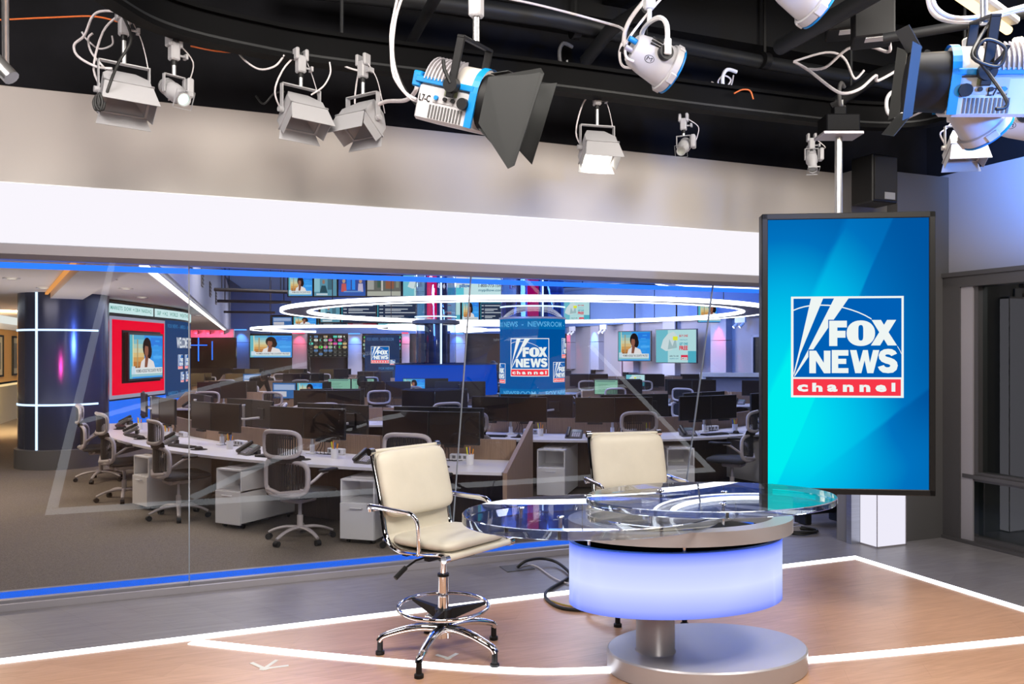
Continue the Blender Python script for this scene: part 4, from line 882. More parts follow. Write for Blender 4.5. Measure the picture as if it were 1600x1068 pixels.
# ring lights
M_ring = emis('ring_light_white', (.9, .94, 1), 4.0)
def ring_light(X, D, z, r, label, wd=.5, h=.09, group='big ring lights hung over the newsroom', a0=0, a1=360):
    t = thing('ring_light', label, 'ring light', (X, D, z), 0, group); n = 72
    for rr, nm in ((r, 'outer_light'), (r - wd, 'inner_light')):
        pts = [(rr * math.cos(2 * PI * i / n), rr * math.sin(2 * PI * i / n), 0) for i in range(n)]
        MB().sweep(pts, .05, h, M_ring, closed=True).build(nm, None, t, 0)
    MB().lathe([(r - wd + .03, -.02), (r - .03, -.02), (r - .03, .02), (r - wd + .03, .02), (r - wd + .03, -.02)], n, M_panel).build('body', None, t, 0)
    for k in range(4):
        a = PI / 4 + PI / 2 * k; MB().cyl(((r - wd / 2) * math.cos(a), (r - wd / 2) * math.sin(a), .02), ((r - wd / 2) * math.cos(a), (r - wd / 2) * math.sin(a), 4.6 - z), .01, n=6, m=M_blk).build('hanger', None, t, 0)
    return t
ring_light(.33, 20.6, 2.76, 6.0, 'largest white ring light hung nearest over the newsroom', .62, .085)
ring_light(-6.1, 35.0, 2.75, 5.0, 'white ring light hung far back on the left', .5)
ring_light(-1.7, 31.0, 2.72, 3.4, 'smaller white ring light hung far back behind the glass cylinder', .4)
ring_light(4.8, 14.0, 3.05, 2.3, 'small white ring added at the upper right to imitate arcs in the glass', .3, .07)  # extra ring, added to imitate pale arcs in the glass
# near round column wrapped by a screen
cx_, cD, cr = .44, 17.3, .70
ec = thing('round_column', 'round column wrapped in a blue screen with the channel emblem, middle of the newsroom', 'column', (cx_, cD, 0))
MB().lathe([(cr - .03, NF), (cr - .03, .85)], 48, M_dkcol).build('cladding', None, ec, 40)
MB().lathe([(cr, .82), (cr, 2.46)], 48, emis('blue_column_screen', (.0, .085, .33), 1)).build('screen', None, ec, 40)
MB().lathe([(cr + .004, .82), (cr + .004, 1.0)], 48, emis('blue_column_band', (.0, .14, .42), 1)).build('lower_band', None, ec, 40)
MB().lathe([(cr + .004, 2.24), (cr + .004, 2.46)], 48, emis('blue_column_band', (.0, .14, .42), 1)).build('upper_band', None, ec, 40)
MB().lathe([(cr + .02, 2.46), (cr + .02, 2.5), (cr - .1, 2.5)], 48, M_frame).build('cap', None, ec, 40)
M_tubeg = clear_glass('blue_tube_glass', (.35, .5, .95), 1.2, .05)
def wrap(mb, c, r, a0):     # bend flat x into the column surface; a0 is the angle offset
    out = []
    for (x, y, z) in mb.v:
        a = x / r + a0; rr = r - y; out.append((rr * math.sin(a), -rr * math.cos(a), z))
    mb.v = out; return mb
def fine(mb, dx):           # cut long faces so that they can bend
    t = bmesh.new(); vs = [t.verts.new(p) for p in mb.v]
    idx = []
    for f, m_ in zip(mb.f, mb.m):
        try: q = t.faces.new([vs[i] for i in f]); q.material_index = m_
        except ValueError: pass
    x0 = min(p[0] for p in mb.v); x1 = max(p[0] for p in mb.v); k = x0 + dx
    while k < x1:
        bmesh.ops.bisect_plane(t, geom=t.verts[:] + t.edges[:] + t.faces[:], plane_co=(k, 0, 0), plane_no=(1, 0, 0)); k += dx
    t.verts.index_update(); mb.v = [tuple(v.co) for v in t.verts]; mb.f = [tuple(v.index for v in f.verts) for f in t.faces]; mb.m = [f.material_index for f in t.faces]; t.free(); return mb
for k, (a0, W_, zc, nm) in enumerate(((-.12, .85, 1.66, 'emblem'), (.95, .45, 1.35, 'emblem'), (-1.28, .45, 1.32, 'emblem'), (1.35, .45, 1.85, 'emblem'))):
    g = MB(); logo(g, 0, zc, W_, 0, .003); fine(g, .12); wrap(g, 0, cr + .003, a0 + .12 * 0); g.keep = True; g.build(nm, None, ec, 0)
for txt, z0, z1, a0, w_ in (('FOX NEWS  -  NEWSROOM  -  ', 2.29, 2.40, -.15, 1.9), ('NEWSROOM  -  FOX NEWS', .86, .96, .15, 1.7)):
    g = MB(); text(g, txt, -w_ / 2, w_ / 2, z0, z1, 0, sc((.1, .42, .75)), .02); fine(g, .1); wrap(g, 0, cr + .008, a0); g.keep = True; g.build('lettering', None, ec, 0)
MB().lathe([(cr - .02, 2.5), (cr - .02, 4.6)], 48, M_tubeg).build('upper_tube', None, ec, 40)
MB().lathe([(cr - .35, 2.5), (cr - .35, 4.6)], 32, M_dkcol).build('core', None, ec, 40)
MB().box(-.12, .12, -.4, -.36, 2.52, 4.5, emis('red_tube_light', (.9, 0, .12), 1)).build('red_light', None, ec, 0)
MB().box(.18, .21, -.72, -.7, 2.5, 3.3, M_lw).build('light_strip', None, ec, 0)
MB().sweep([((cr + .0) * math.sin(t / 10), -(cr) * math.cos(t / 10), 2.72) for t in range(-14, 15)], .012, .03, M_lw).build('light_band', None, ec, 0)
# glass cylinder and blue round desk
bd = thing('round_blue_desk', 'round desk with a deep blue glowing wall around the glass cylinder', 'desk', (-1.66, 20.3, 0))
M_blueg = emis('deep_blue_backlit_wall', (.0, .05, .45), 1)
MB().lathe([(1.28, .72), (1.30, .80), (1.26, 1.46)], 64, M_blueg).build('blue_wall', None, bd, 50); MB().lathe([(1.24, 1.46), (1.30, 1.46), (1.30, 1.49), (1.24, 1.49)], 64, mat('navy_rail', (.02, .03, .08), .3)).build('rail', None, bd, 40)
MB().lathe([(1.2, NF), (1.2, .72)], 48, M_dwood).build('plinth', None, bd, 40)
MB().box(-.6, -.05, -1.33, -1.31, .98, 1.0, M_lw).box(-.36, -.34, -1.33, -1.31, .78, .98, M_lw).build('light_line', None, bd, 0)
gc = thing('glass_cylinder', 'glass cylinder column with white light seams standing inside the blue round desk', 'column', (-1.98, 21.0, 0))
MB().lathe([(.52, 1.2), (.52, 4.6)], 40, clear_glass('cylinder_glass', (.6, .68, .85), 1.3, .06)).build('glass', None, gc, 40)
MB().lathe([(.30, NF), (.30, 4.6)], 24, mat('cylinder_core', (.09, .1, .16), .2, .6)).build('core', None, gc, 40)
MB().box(.16, .20, -.56, -.53, 1.2, 4.6, M_lw).build('light_strip', None, gc, 0)
MB().lathe([(.53, 2.48), (.62, 2.50), (.62, 2.58), (.53, 2.6)], 40, M_dgrey).build('collar', None, gc, 40)
MB().sweep([((.55) * math.sin(t / 10), -.55 * math.cos(t / 10), 2.68) for t in range(-14, 15)], .012, .03, M_lw).build('light_band', None, gc, 0)
MB().box(-.2, .05, -.35, -.31, 2.62, 4.3, emis('red_tube_light', (.9, 0, .12), 1)).build('red_light', None, gc, 0)
# far emblem column
fc = thing('square_emblem_column', 'far dark blue square column with a small channel emblem', 'column', (PD(594, 551, 30).x, 30, 0))
MB().box(-.57, .57, 0, 1.1, NF, 2.42, emis('far_column_screen', (.02, .04, .11), 1)).build('screen', None, fc, 0)
g = MB(); g.keep = True; logo(g, -.0, 1.68, .68, -.004, .004); text(g, 'FOX NEWS - NEWSROOM', -.5, .5, 2.2, 2.32, -.005, sc((.05, .15, .35)), .02); text(g, 'FOX NEWS', -.05, .5, 1.13, 1.22, -.005, sc((.05, .2, .45)), .02); g.build('emblem', None, fc, 0)
g = MB(); g.keep = True; logo(g, .46, 1.4, .2, -.004, .004); g.build('emblem', None, fc, 0)
area('newsroom_blue_wash_1', (2, 24, 4.4), (2, 26, 2.8), 3, 1100, (.1, .3, 1)); area('newsroom_blue_wash_2', (-3, 12, 3.2), (-1, 13, 4.6), 2, 420, (.1, .3, 1))
area('newsroom_blue_wash_3', (5, 15, 3.2), (5, 15.5, 4.6), 2, 420, (.1, .3, 1))

spot('blue_sheen_spot', (-5.2, 11.4, 1.9), (-7.2, 13.0, 1.6), 220, (.12, .25, 1), 60, .9, .15); spot('magenta_sheen_spot', (-6.4, 10.8, 1.5), (-7.1, 12.9, 1.6), 60, (1, .05, .3), 22, 1, .1)  # added unseen spots imitating blue and magenta reflections on the dark column
spot('blue_high_wall_spot', (3.5, 20, 3.6), (6.8, 30, 3.9), 900, (.08, .28, 1), 50, .6, .3); spot('blue_back_wall_spot', (-3, 30, 3.2), (-4, 38, 4.2), 1400, (.08, .28, 1), 110, 1, .3); spot('blue_display_spot', (-2.5, 18, 3.4), (-3.8, 27, 4.0), 900, (.08, .28, 1), 80, 1, .3)  # added unseen spots that turn the upper walls and displays blue
p = PZ(38, 668, NF); tag(MB().box(-.07, .07, -.1, .1, 0, 2.75, M_blk).build('post', None, None, 0, tuple(p)), 'black post between the amber corridor wall and the dark column', 'post')
# newsroom overhead rig
for i, (x0, y0, x1, y1, D, lab) in enumerate([(335, 452, 450, 456, 15.5, 'nearest dark pipe of the newsroom ceiling rig'), (340, 470, 455, 472, 18.5, 'middle dark pipe of the newsroom ceiling rig'), (350, 487, 430, 488, 24, 'farthest dark pipe of the newsroom ceiling rig'), (880, 447, 1180, 440, 17, 'long pipe of the newsroom ceiling rig at the right')]):
    a, b = PD(x0, y0, D), PD(x1, y1, D); t = thing('rig_pipe', lab, 'pipe', tuple(a), 0, 'pipes of the newsroom ceiling rig'); d = b - a
    MB().tube([(0, 0, 0), tuple(d)], .035, 8, M_pipe).build('tube', None, t, 40)
    for k in (.1, .9): MB().cyl(d * k, (d.x * k, 0, 4.6 - a.z), .012, n=6, m=M_pipe).build('hanger_rod', None, t, 0)

nv = Vector((math.sin(wr), -math.cos(wr), 0))
for i_, f_ in enumerate((.25, .6)):
    q = wA.lerp(wB, f_) + nv * 3.2; area('right_wall_fill_%d' % (i_ + 1), (q.x, q.y, 2.7), tuple(wA.lerp(wB, f_) + Vector((0, 0, 1.6))), 2.2, 170, (.93, .9, 1))  # added unseen neutral fills brightening the right newsroom wall
area('middle_wall_fill', (-5, 35, 2.6), (-5, 38, 1.6), 3.0, 120, (.93, .9, 1))  # unseen fill lamp aimed at the middle back wall
# ------------------------------------------------------------------ office chairs
def loop(rx, rz_, c, n=28, e=.5, y=0.0, bow=0.0):
    out = []
    for i in range(n):
        t = 2 * PI * i / n; ct, st = math.cos(t), math.sin(t)
        x = rx * math.copysign(abs(ct) ** e, ct); z = rz_ * math.copysign(abs(st) ** e, st)
        out.append((c[0] + x, c[1] + y - bow * (x / rx) ** 2, c[2] + z))
    return out
def office_chair(label):
    c = thing('office_chair', label, 'chair')
    for k in range(5):
        X = Matrix.Rotation(math.radians(90 + 72 * k), 4, 'Z')
        P = smooth_path([(.02, 0, .125), (.12, 0, .125), (.22, 0, .105), (.30, 0, .07)], 3)
        l = MB().tube([X @ q for q in P], [.026, .025, .024, .023, .022, .021, .02, .019, .018, .017], 8, M_taupe, sy=.7).build('leg', None, c, 50)
        q = X @ Vector((.30, 0, .028)); s = X @ Vector((0, 1, 0))
        MB().cyl(q - s * .022, q + s * .022, .028, n=12, m=M_plast).build('caster', None, l, 40)
    MB().cyl((0, 0, .10), (0, 0, .24), .028, n=12, m=M_taupe).cyl((0, 0, .24), (0, 0, .40), .017, n=10, m=M_frame).build('gas_column', None, c, 40)
    MB().bbox(-.12, .12, -.1, .14, .37, .42, .02, M_taupe).tube([(-.2, .05, .43), (-.1, .1, .39), (.1, .1, .39), (.2, .05, .43)], .018, 8, M_taupe).build('seat_shell', None, c, 40)
    pad(.50, .48, .075, m=M_seatf, X=Matrix.Translation((0, -.03, .455)) @ Matrix.Rotation(PI / 2, 4, 'X')).build('seat', None, c, 60)
    lo = MB().tube(loop(.24, .155, (0, .24, .62), y=0, bow=.07), .022, 8, M_taupe, closed=True, sy=1.2); lo.build('lower_back_frame', None, c, 60)
    up = MB().tube(loop(.205, .115, (0, .29, .93), bow=.06), .019, 8, M_taupe, closed=True, sy=1.2); up.build('upper_back_frame', None, c, 60)
    nk = MB(); vs = []
    for j in range(5):
        for i in range(9):
            t = -1 + 2 * i / 8; z = .765 + .055 * j / 4 if False else .755 + .08 * j / 4; y = .25 + .035 * j / 4 - .065 * t * t
            vs.append((t * (.19 + .01 * abs(j - 2)), y, z))
    vs2 = [(a, b + .012, c_) for a, b, c_ in vs]
    f = [(j * 9 + i, j * 9 + i + 1, j * 9 + 10 + i, j * 9 + 9 + i) for j in range(4) for i in range(8)]
    nk.add(vs + vs2, f + [tuple(45 + a for a in q) for q in f], M_mesh); nk.build('flexible_back_panel', None, c, 60)
    rb = MB()
    for i in range(19):
        t = -1 + 2 * (i + .5) / 19; zz = .105 * (1 - abs(t) ** 4) ** .25; y = .29 - .06 * t * t
        rb.box(t * .195 - .0062, t * .195 + .0062, y - .004, y + .004, .93 - zz, .93 + zz, M_mesh)
        zz = .14 * (1 - abs(t) ** 4) ** .25; y = .24 - .07 * t * t
        rb.box(t * .215 - .0085, t * .215 + .0085, y - .004, y + .004, .62 - zz, .62 + zz, M_mesh)
    o = rb.build('back_mesh_ribs', None, c, 0); o['kind'] = 'stuff'
    MB().tube([(-.1, .08, .42), (-.17, .2, .46), (-.2, .2, .52)], .02, 8, M_taupe).tube([(.1, .08, .42), (.17, .2, .46), (.2, .2, .52)], .02, 8, M_taupe).tube([(-.2, .2, .50), (0, .26, .475), (.2, .2, .50)], .022, 8, M_taupe).build('back_yoke', None, c, 50)
    for s in (-1, 1):
        a = MB().tube(smooth_path([(s * .22, .17, .55), (s * .27, .12, .60), (s * .29, .03, .66), (s * .29, -.03, .665)], 3), .022, 8, M_taupe, sy=.6).build('arm', None, c, 50)
        MB().bbox(s * .29 - .035, s * .29 + .035, -.20, .06, .665, .69, .01, M_plast).build('arm_pad', None, a, 40)
    return c
# ------------------------------------------------------------------ desk items (all modelled with local -y towards the sitter)
def proto_monitor():
    t = thing('monitor', 'x', 'monitor')
    MB().bbox(-.262, .262, -.0, .03, -.165, .165, .004, M_mon).build('cabinet', None, t, 30)
    MB().box(-.252, .252, -.0012, 0, -.150, .157, M_screen).build('screen', None, t, 0)
    MB().bbox(-.08, .08, .03, .05, -.07, .07, .006, M_mon).build('rear_mount', None, t, 30)
    MB().box(-.10, .10, -.015, .02, -.19, -.167, M_mon).build('sound_bar', None, t, 0)
    return t
def proto_arm():
    t = thing('monitor_stand', 'x', 'monitor arm')
    MB().cyl((0, 0, 0), (0, 0, .44), .018, n=12, m=M_bright).build('pole', None, t, 40)
    MB().bbox(-.055, .055, -.05, .05, 0, .018, .006, M_white).cyl((0, 0, .018), (0, 0, .10), .027, n=12, m=M_white).build('clamp', None, t, 40)
    MB().cyl((0, 0, .44), (0, 0, .455), .021, n=12, m=M_white).build('cap', None, t, 40)
    MB().tube([(-.26, -.06, .30), (-.1, -.0, .28), (0, .01, .27), (.1, 0, .28), (.26, -.06, .30)], .013, 8, M_fix).build('crossbar', None, t, 40)
    cb = MB()
    for k in range(3): cb.tube(smooth_path([(.02 + .03 * k, 0, .26), (.09 + .03 * k, .03, .12), (.05 + .06 * k, .0, .012), (.2 + .05 * k, .03, .008)], 3), .004, 5, M_cable_b)
    o = cb.build('hanging_cables', None, t, 40); o['kind'] = 'stuff'
    return t
def proto_keyboard():
    t = thing('keyboard', 'x', 'keyboard'); MB().bbox(-.21, .21, -.065, .065, 0, .016, .004, M_plast).build('base', None, t, 30)
    k = MB()
    for r in range(5):
        for i in range(14): k.box(-.2 + i * .0285, -.176 + i * .0285, -.055 + r * .0235, -.036 + r * .0235, .016, .022, M_mon)
    o = k.build('keys', None, t, 0); o['kind'] = 'stuff'; return t
def proto_mouse():
    t = thing('computer_mouse', 'x', 'mouse'); mb = MB()
    mb.lathe([(.001, .034), (.015, .033), (.026, .024), (.032, .01), (.032, 0)], 16, M_plast, Matrix.Diagonal((1, 1.6, 1, 1))); mb.build('body', None, t, 60)
    MB().cyl((-.004, -.03, .03), (.004, -.03, .03), .008, n=8, m=M_dgrey).build('wheel', None, t, 40); return t
def proto_mat():
    o = MB().lathe([(.001, .004), (.095, .004), (.1, 0)], 24, M_blk, Matrix.Diagonal((1.1, .9, 1, 1))).build('mouse_mat', None, None, 40); return tag(o, 'x', 'mouse mat')
def proto_phone():
    t = thing('desk_phone', 'x', 'telephone'); X = Matrix.Translation((0, 0, .02)) @ Matrix.Rotation(math.radians(28), 4, 'X')
    MB().bbox(-.11, .11, -.09, .10, .0, .045, .012, M_dgrey, X).build('base', None, t, 30)
    MB().bbox(-.095, -.05, -.10, .11, .045, .085, .015, M_mon, X).build('handset', None, t, 30)
    MB().box(-.03, .09, .03, .09, .045, .048, mat('phone_lcd', (.16, .2, .2), .25), X).build('display', None, t, 0)
    k = MB()
    for i in range(4):
        for j in range(4): k.box(-.02 + i * .027, -.001 + i * .027, -.075 + j * .024, -.06 + j * .024, .045, .051, M_frame, X)
    o = k.build('keys', None, t, 0); o['kind'] = 'stuff'
    MB().box(-.08, .08, .05, .09, 0, .05, M_mon).build('foot', None, t, 0); return t
def proto_cup():
    t = thing('pen_cup', 'x', 'pen cup'); MB().lathe([(.036, 0), (.04, .10), (.037, .10), (.033, .004), (.001, .004)], 16, M_white).build('cup', None, t, 40)
    for i, (c_, a) in enumerate((((.9, .35, .02), .5), ((.02, .15, .6), 2.2), ((.85, .85, .02), 3.6), ((.85, .3, .05), 5))):
        MB().cyl((.012 * math.cos(a), .012 * math.sin(a), .01), (.034 * math.cos(a), .034 * math.sin(a), .15 + .01 * i), .006, n=6, m=mat('pen_colour_%d' % i, c_, .5)).build('pen', None, t, 40)
    return t
def proto_strip():
    t = thing('power_box', 'x', 'power box'); MB().bbox(-.11, .11, -.03, .03, 0, .065, .008, M_white).build('case', None, t, 30)
    for i in range(3): MB().box(-.08 + i * .06, -.045 + i * .06, -.032, -.03, .02, .05, M_cgrey).build('socket', None, t, 0)
    return t
def proto_pedestal():
    t = thing('pedestal', 'x', 'pedestal cabinet'); W_, D_, z0, z1 = .18, .40, .05, .62
    b = MB(); b.box(-W_, -W_ + .016, -D_, D_, z0, z1, M_white).box(W_ - .016, W_, -D_, D_, z0, z1, M_white).box(-W_, W_, -D_, D_, z1 - .016, z1, M_white).box(-W_, W_, -D_, D_, z0, z0 + .016, M_white).box(-W_, W_, D_ - .016, D_, z0, z1, M_white).box(-W_, W_, -D_, D_, .385, .40, M_white).box(-W_, W_, -.02, 0, .40, z1, M_white)
    b.build('carcass', None, t, 0)
    d = MB().bbox(-W_ + .002, W_ - .002, -D_ - .018, -D_, z0, .392, .003, M_white).build('drawer', None, t, 30)
    MB().tube([(-.06, -D_ - .02, .35), (-.06, -D_ - .04, .35), (.06, -D_ - .04, .35), (.06, -D_ - .02, .35)], .006, 6, M_white).build('handle', None, d, 40)
    for sx_ in (-1, 1):
        for sy_ in (-1, 1): MB().cyl((sx_ * .13 - .012, sy_ * .33, .025), (sx_ * .13 + .012, sy_ * .33, .025), .025, n=10, m=M_plast).build('caster', None, t, 40)
    g = MB().box(-.12, .12, -.3, .0, z1 + .0, z1 + .012, M_wtop); g.build('papers', None, t, 0)
    return t
CH = office_chair('x'); CH.scale = (1.08, 1.06, 1.04); MO = proto_monitor(); AR = proto_arm(); KB = proto_keyboard(); MU = proto_mouse(); MM = proto_mat(); PH = proto_phone(); CU = proto_cup(); ST_ = proto_strip(); PE = proto_pedestal()
ZT = .65
def bench_arc(cx, cy, r_out, r_in, a0, a1, label, zp=.86, panels=()):
    """one continuous worktop on an arc with its back partition and modesty panels; angles in degrees from -y"""
    t = thing('desk_bench', label, 'desk', (cx, cy, 0)); n = 40
    def pt(r, a, z): a = math.radians(a); return (r * math.sin(a), -r * math.cos(a), z)
    def band(ra, rb, z0, z1, m, name, b0=a0, b1=a1, k=n):
        vs = []
        for i in range(k + 1):
            a = b0 + (b1 - b0) * i / k; vs += [pt(ra, a, z0), pt(ra, a, z1), pt(rb, a, z1), pt(rb, a, z0)]
        fs = [(i * 4 + j, i * 4 + (j + 1) % 4, i * 4 + 4 + (j + 1) % 4, i * 4 + 4 + j) for i in range(k) for j in range(4)] + [(0, 1, 2, 3), (4 * k, 4 * k + 3, 4 * k + 2, 4 * k + 1)]
        MB().add(vs, fs, m).build(name, None, t, 30)
    band(r_out, r_in, ZT - .028, ZT, M_wtop, 'worktop')
    s = 1 if r_out > r_in else -1
    if zp:
        m_ = 5
        for i in range(m_): band(r_in - s * .005, r_in - s * .03, ZT - .1, zp, M_wood, 'partition_panel', a0 + (a1 - a0) * i / m_ + .06, a0 + (a1 - a0) * (i + 1) / m_ - .06, 8)
    band(r_in + s * .12, r_in + s * .10, NF + .02, ZT - .03, M_dwood, 'modesty_panel')
    return t
def end_panel(parent, r0, r1, a, h, m=None):
    a = math.radians(a); d = Vector((math.sin(a), -math.cos(a), 0)); q = Vector((d.y, -d.x, 0)) * .02
    A, B = d * r0, d * r1
    MB().add([tuple(A - q + Vector((0, 0, NF))), tuple(B - q + Vector((0, 0, NF))), tuple(B - q + Vector((0, 0, h[1]))), tuple(A - q + Vector((0, 0, h[0]))), tuple(A + q + Vector((0, 0, NF))), tuple(B + q + Vector((0, 0, NF))), tuple(B + q + Vector((0, 0, h[1]))), tuple(A + q + Vector((0, 0, h[0])))],
             [(0, 1, 2, 3), (4, 7, 6, 5), (0, 4, 5, 1), (1, 5, 6, 2), (2, 6, 7, 3), (3, 7, 4, 0)], m or M_wood).build('end_panel', None, parent, 0)
class Frame:
    def __init__(s, o, rz): s.o = Vector(o); s.rz = rz
    def p(s, x, y, z): v = Vector((x, y, 0)); v.rotate(Euler((0, 0, s.rz))); return (s.o.x + v.x, s.o.y + v.y, z)
def arc_frame(cx, cy, r, a, outward=True):
    """origin on the sitter edge; +y runs from sitter to partition"""
    t = math.radians(a); return Frame((cx + r * math.sin(t), cy - r * math.cos(t), 0), t if outward else t + PI)
rnd = random.Random(5)
MONG = 'black monitors on the newsroom desks'
def station(F, where, items='mkp', mon=(-.265, .265), my=.55, tilt=5, chair=(0, -.18, 0), pic=None, dz=0.0, ped=None):
    """where: words that say which desk"""
    if 'm' in items:
        place(AR, F.p(.0, my + .12, ZT), F.rz, 'silver monitor pole %s' % where, 'monitor arms on the newsroom desks')
        for i, x in enumerate(mon):
            side = '' if len(mon) == 1 else ('left of two ' if (x < 0) == (abs(F.rz) < 2) else 'right of two ')
            o = place(MO, F.p(x, my, ZT + .345 + dz), F.rz + math.radians(-tilt if x < 0 else tilt), 'monitor, %s%s' % (side, where), MONG)
            if pic and pic[i]:
                o['label'] = 'lit monitor, %s, %s' % ({'anchor': 'woman', 'doc': 'green page', 'news': 'blue page', 'ad': 'teal page'}[pic[i]], ('left screen ' if i == 0 else 'right screen ') + where)
                p_ = picture(pic[i], .50, .305, -.003, None, .0008); p_.keep = True; p_.build('screen_picture', None, o, 0)
    if 'k' in items:
        place(KB, F.p(-.16, .26, ZT), F.rz + .05, 'black keyboard %s' % where, 'keyboards on the newsroom desks')
    if 'u' in items:
        place(MM, F.p(.22, .25, ZT), F.rz, 'black oval mouse mat %s' % where, 'mouse mats on the desks'); place(MU, F.p(.22, .25, ZT + .004), F.rz, 'black computer mouse %s' % where, 'mice on the desks')
    if 'p' in items:
        place(PH, F.p(-.58, .33, ZT), F.rz - .35, 'desk telephone %s' % where, 'desk telephones')
    if 'c' in items:
        place(CU, F.p(.45, .50, ZT), F.rz, 'white pen cup %s' % where, 'pen cups on the desks')
    if 's' in items:
        place(ST_, F.p(.26, .76, ZT), F.rz, 'white power socket box %s' % where, 'power boxes on the desks')
    if chair is not None:
        place(CH, F.p(chair[0], chair[1], NF), F.rz + PI + chair[2], 'grey mesh chair %s' % where, 'office chairs in the newsroom')
    if ped is not None:
        place(PE, F.p(ped, .36, NF), F.rz, 'white pedestal cabinet %s' % where, 'white pedestal cabinets under the desks')
# front row (outer side of the long arc)
ORD = ['first', 'second', 'third', 'fourth', 'fifth', 'sixth']
C1 = (1.21, 15.36)
B1 = bench_arc(*C1, 8.06, 7.20, -69.5, -9.3, 'long curved white front desk nearest the glass wall')
end_panel(B1, 6.35, 8.15, -9.0, (.98, .66))
for i, a in enumerate((-15.8, -27.3, -39.3, -51.2, -63.2)):
    F = arc_frame(*C1, 8.06, a)
    station(F, 'on the front desk, %s from right' % ORD[i], 'mkucs' + ('p' if i < 4 else 'p'), chair=[(.1, .0, .0), (.52, -.1, .0), (.24, .0, -.18), (.35, .02, .02), (.2, .0, -.05)][i],
            ped=[-.50, -.50, -.55, None, None][i])
B1b = bench_arc(*C1, 6.30, 7.14, -66, -10.5, 'inner side of the long curved front desk', None)
for i, a in enumerate((-17, -28.5, -41, -54)):
    F = arc_frame(*C1, 6.30, a, False)
    station(F, 'behind the front desk, %s from right' % ORD[i], 'mk', chair=(0.25 * (-1) ** i, -.22, .3 * (-1) ** i))
# right-hand arc
C2 = (.95, 14.3)
B2 = bench_arc(*C2, 4.15, 3.32, -27, 66, 'curved white desk behind the clear desk on the right')
for i, a in enumerate((-16, 6.5, 29.5, 52)):
    F = arc_frame(*C2, 4.15, a)
    station(F, 'on the right-hand curved desk, %s from left' % ORD[i], 'mkucsp', chair=[(-.3, -.12, .2), (.15, .1, 0), (-.35, -.25, .55), (.2, -.2, 0)][i], ped=(.72, .72, .72, None)[i], my=.52)
B2b = bench_arc(*C2, 2.42, 3.28, -27, 66, 'inner side of the right-hand curved desk', None)
for i, a in enumerate((-12, 16, 42)):
    F = arc_frame(*C2, 2.42, a, False); station(F, 'behind the right-hand curved desk, %s from left' % ORD[i], 'mkp', chair=(0, -.15, .2), my=.45)
# straight benches further back
def bench(X0, X1, D, n, label, rz=0.0, both=True, where='', pics={}, zp=.98, skip=(), items='mkp', div=True, nochair=()):
    t = thing('desk_bench', label, 'desk', ((X0 + X1) / 2, D, 0), rz); L_ = (X1 - X0) / 2
    MB().box(-L_, L_, 0, .75, ZT - .028, ZT, M_wtop).build('worktop', None, t, 0)
    if both: MB().box(-L_, L_, .80, 1.55, ZT - .028, ZT, M_wtop).build('worktop', None, t, 0)
    w_ = 2 * L_ / n
    for i in range(n): MB().box(-L_ + i * w_ + .005, -L_ + (i + 1) * w_ - .005, .755, .795, ZT - .1, zp, M_wood).build('partition_panel', None, t, 0)
    MB().box(-L_, L_, .66, .68, NF + .02, ZT - .03, M_dwood).build('modesty_panel', None, t, 0)
    for s in (-1, 1):
        MB().prism([(0, NF), (1.55 if both else .8, NF), (1.55 if both else .8, ZT + .02), (.95 if both else .8, zp), (.6, zp), (0, ZT + .02)], -.015, .015, M_wood, Matrix.Translation((s * L_, 0, 0)) @ Matrix.Rotation(PI / 2, 4, 'Z') @ Matrix.Rotation(PI / 2, 4, 'X')).build('end_panel', None, t, 0)
    F0 = Frame(((X0 + X1) / 2, D, 0), rz)
    for i in range(n):
        x = -L_ + (i + .5) * w_; q = F0.p(x, 0, 0); F = Frame((q[0], q[1], 0), rz)
        if i not in skip: station(F, '%s, %s from left' % (where, ORD[i]), items, chair=None if i in nochair else (rnd.uniform(-.2, .2), -.25, rnd.uniform(-.6, .6)), pic=pics.get(i), my=.5)
        if both:
            q = F0.p(x, 1.55, 0); F = Frame((q[0], q[1], 0), rz + PI)
            station(F, 'beyond %s, %s from left' % (where, ORD[i]), 'm', chair=(rnd.uniform(-.2, .2), -.25, rnd.uniform(-.6, .6)), my=.5)
    return t
bench(-3.75, -.35, 12.3, 2, 'desk with pale wood partition in the second row behind the front desk', .06, True, 'at the second desk row', zp=.86)
bench(-6.75, -3.55, 15.7, 2, 'desk with sloping wood end panels beside the video wall', -.12, True, 'at the desk by the video wall', {0: (None, None), 1: ('news', 'anchor')}, zp=.95)
bench(-4.5, -1.1, 18.1, 2, 'desk with lit screens left of the blue round desk', .1, False, 'left of the blue round desk', {0: ('doc', 'doc'), 1: ('anchor', None)}, zp=.9, nochair=(0,))
bench(-3.4, -.3, 16.2, 2, 'desk just in front of the blue round desk', 0, False, 'before the blue round desk', {1: (None, None)}, zp=.86)
bench(-10.2, -5.2, 22.5, 3, 'far desk row behind the video wall desk', -.05, True, 'at the far left desk row', {1: (None, 'news')}, zp=.95, items='m')
bench(-5.2, -1.9, 25.0, 2, 'far desk row below the picture grid', 0, True, 'at the desk row below the picture grid', zp=.95, items='m')
bench(-10.6, -5.7, 29.0, 3, 'farthest desk row below the first far television', 0, True, 'at the farthest left desk row', zp=.95, items='m')
bench(-1.2, 2.4, 27.0, 2, 'farthest desk row behind the emblem column', 0, True, 'at the farthest middle desk row', zp=.95, items='m')
bench(1.5, 4.7, 17.2, 2, 'desk right of the emblem column', -.08, True, 'right of the emblem column', {0: ('doc', None), 1: (None, None)}, zp=.9)
bench(1.3, 5.9, 21.6, 3, 'dark desk row below the right-hand wall panels', -.1, True, 'below the right-hand panels', {0: (None, None), 1: ('ad', None)}, zp=1.1, items='m')
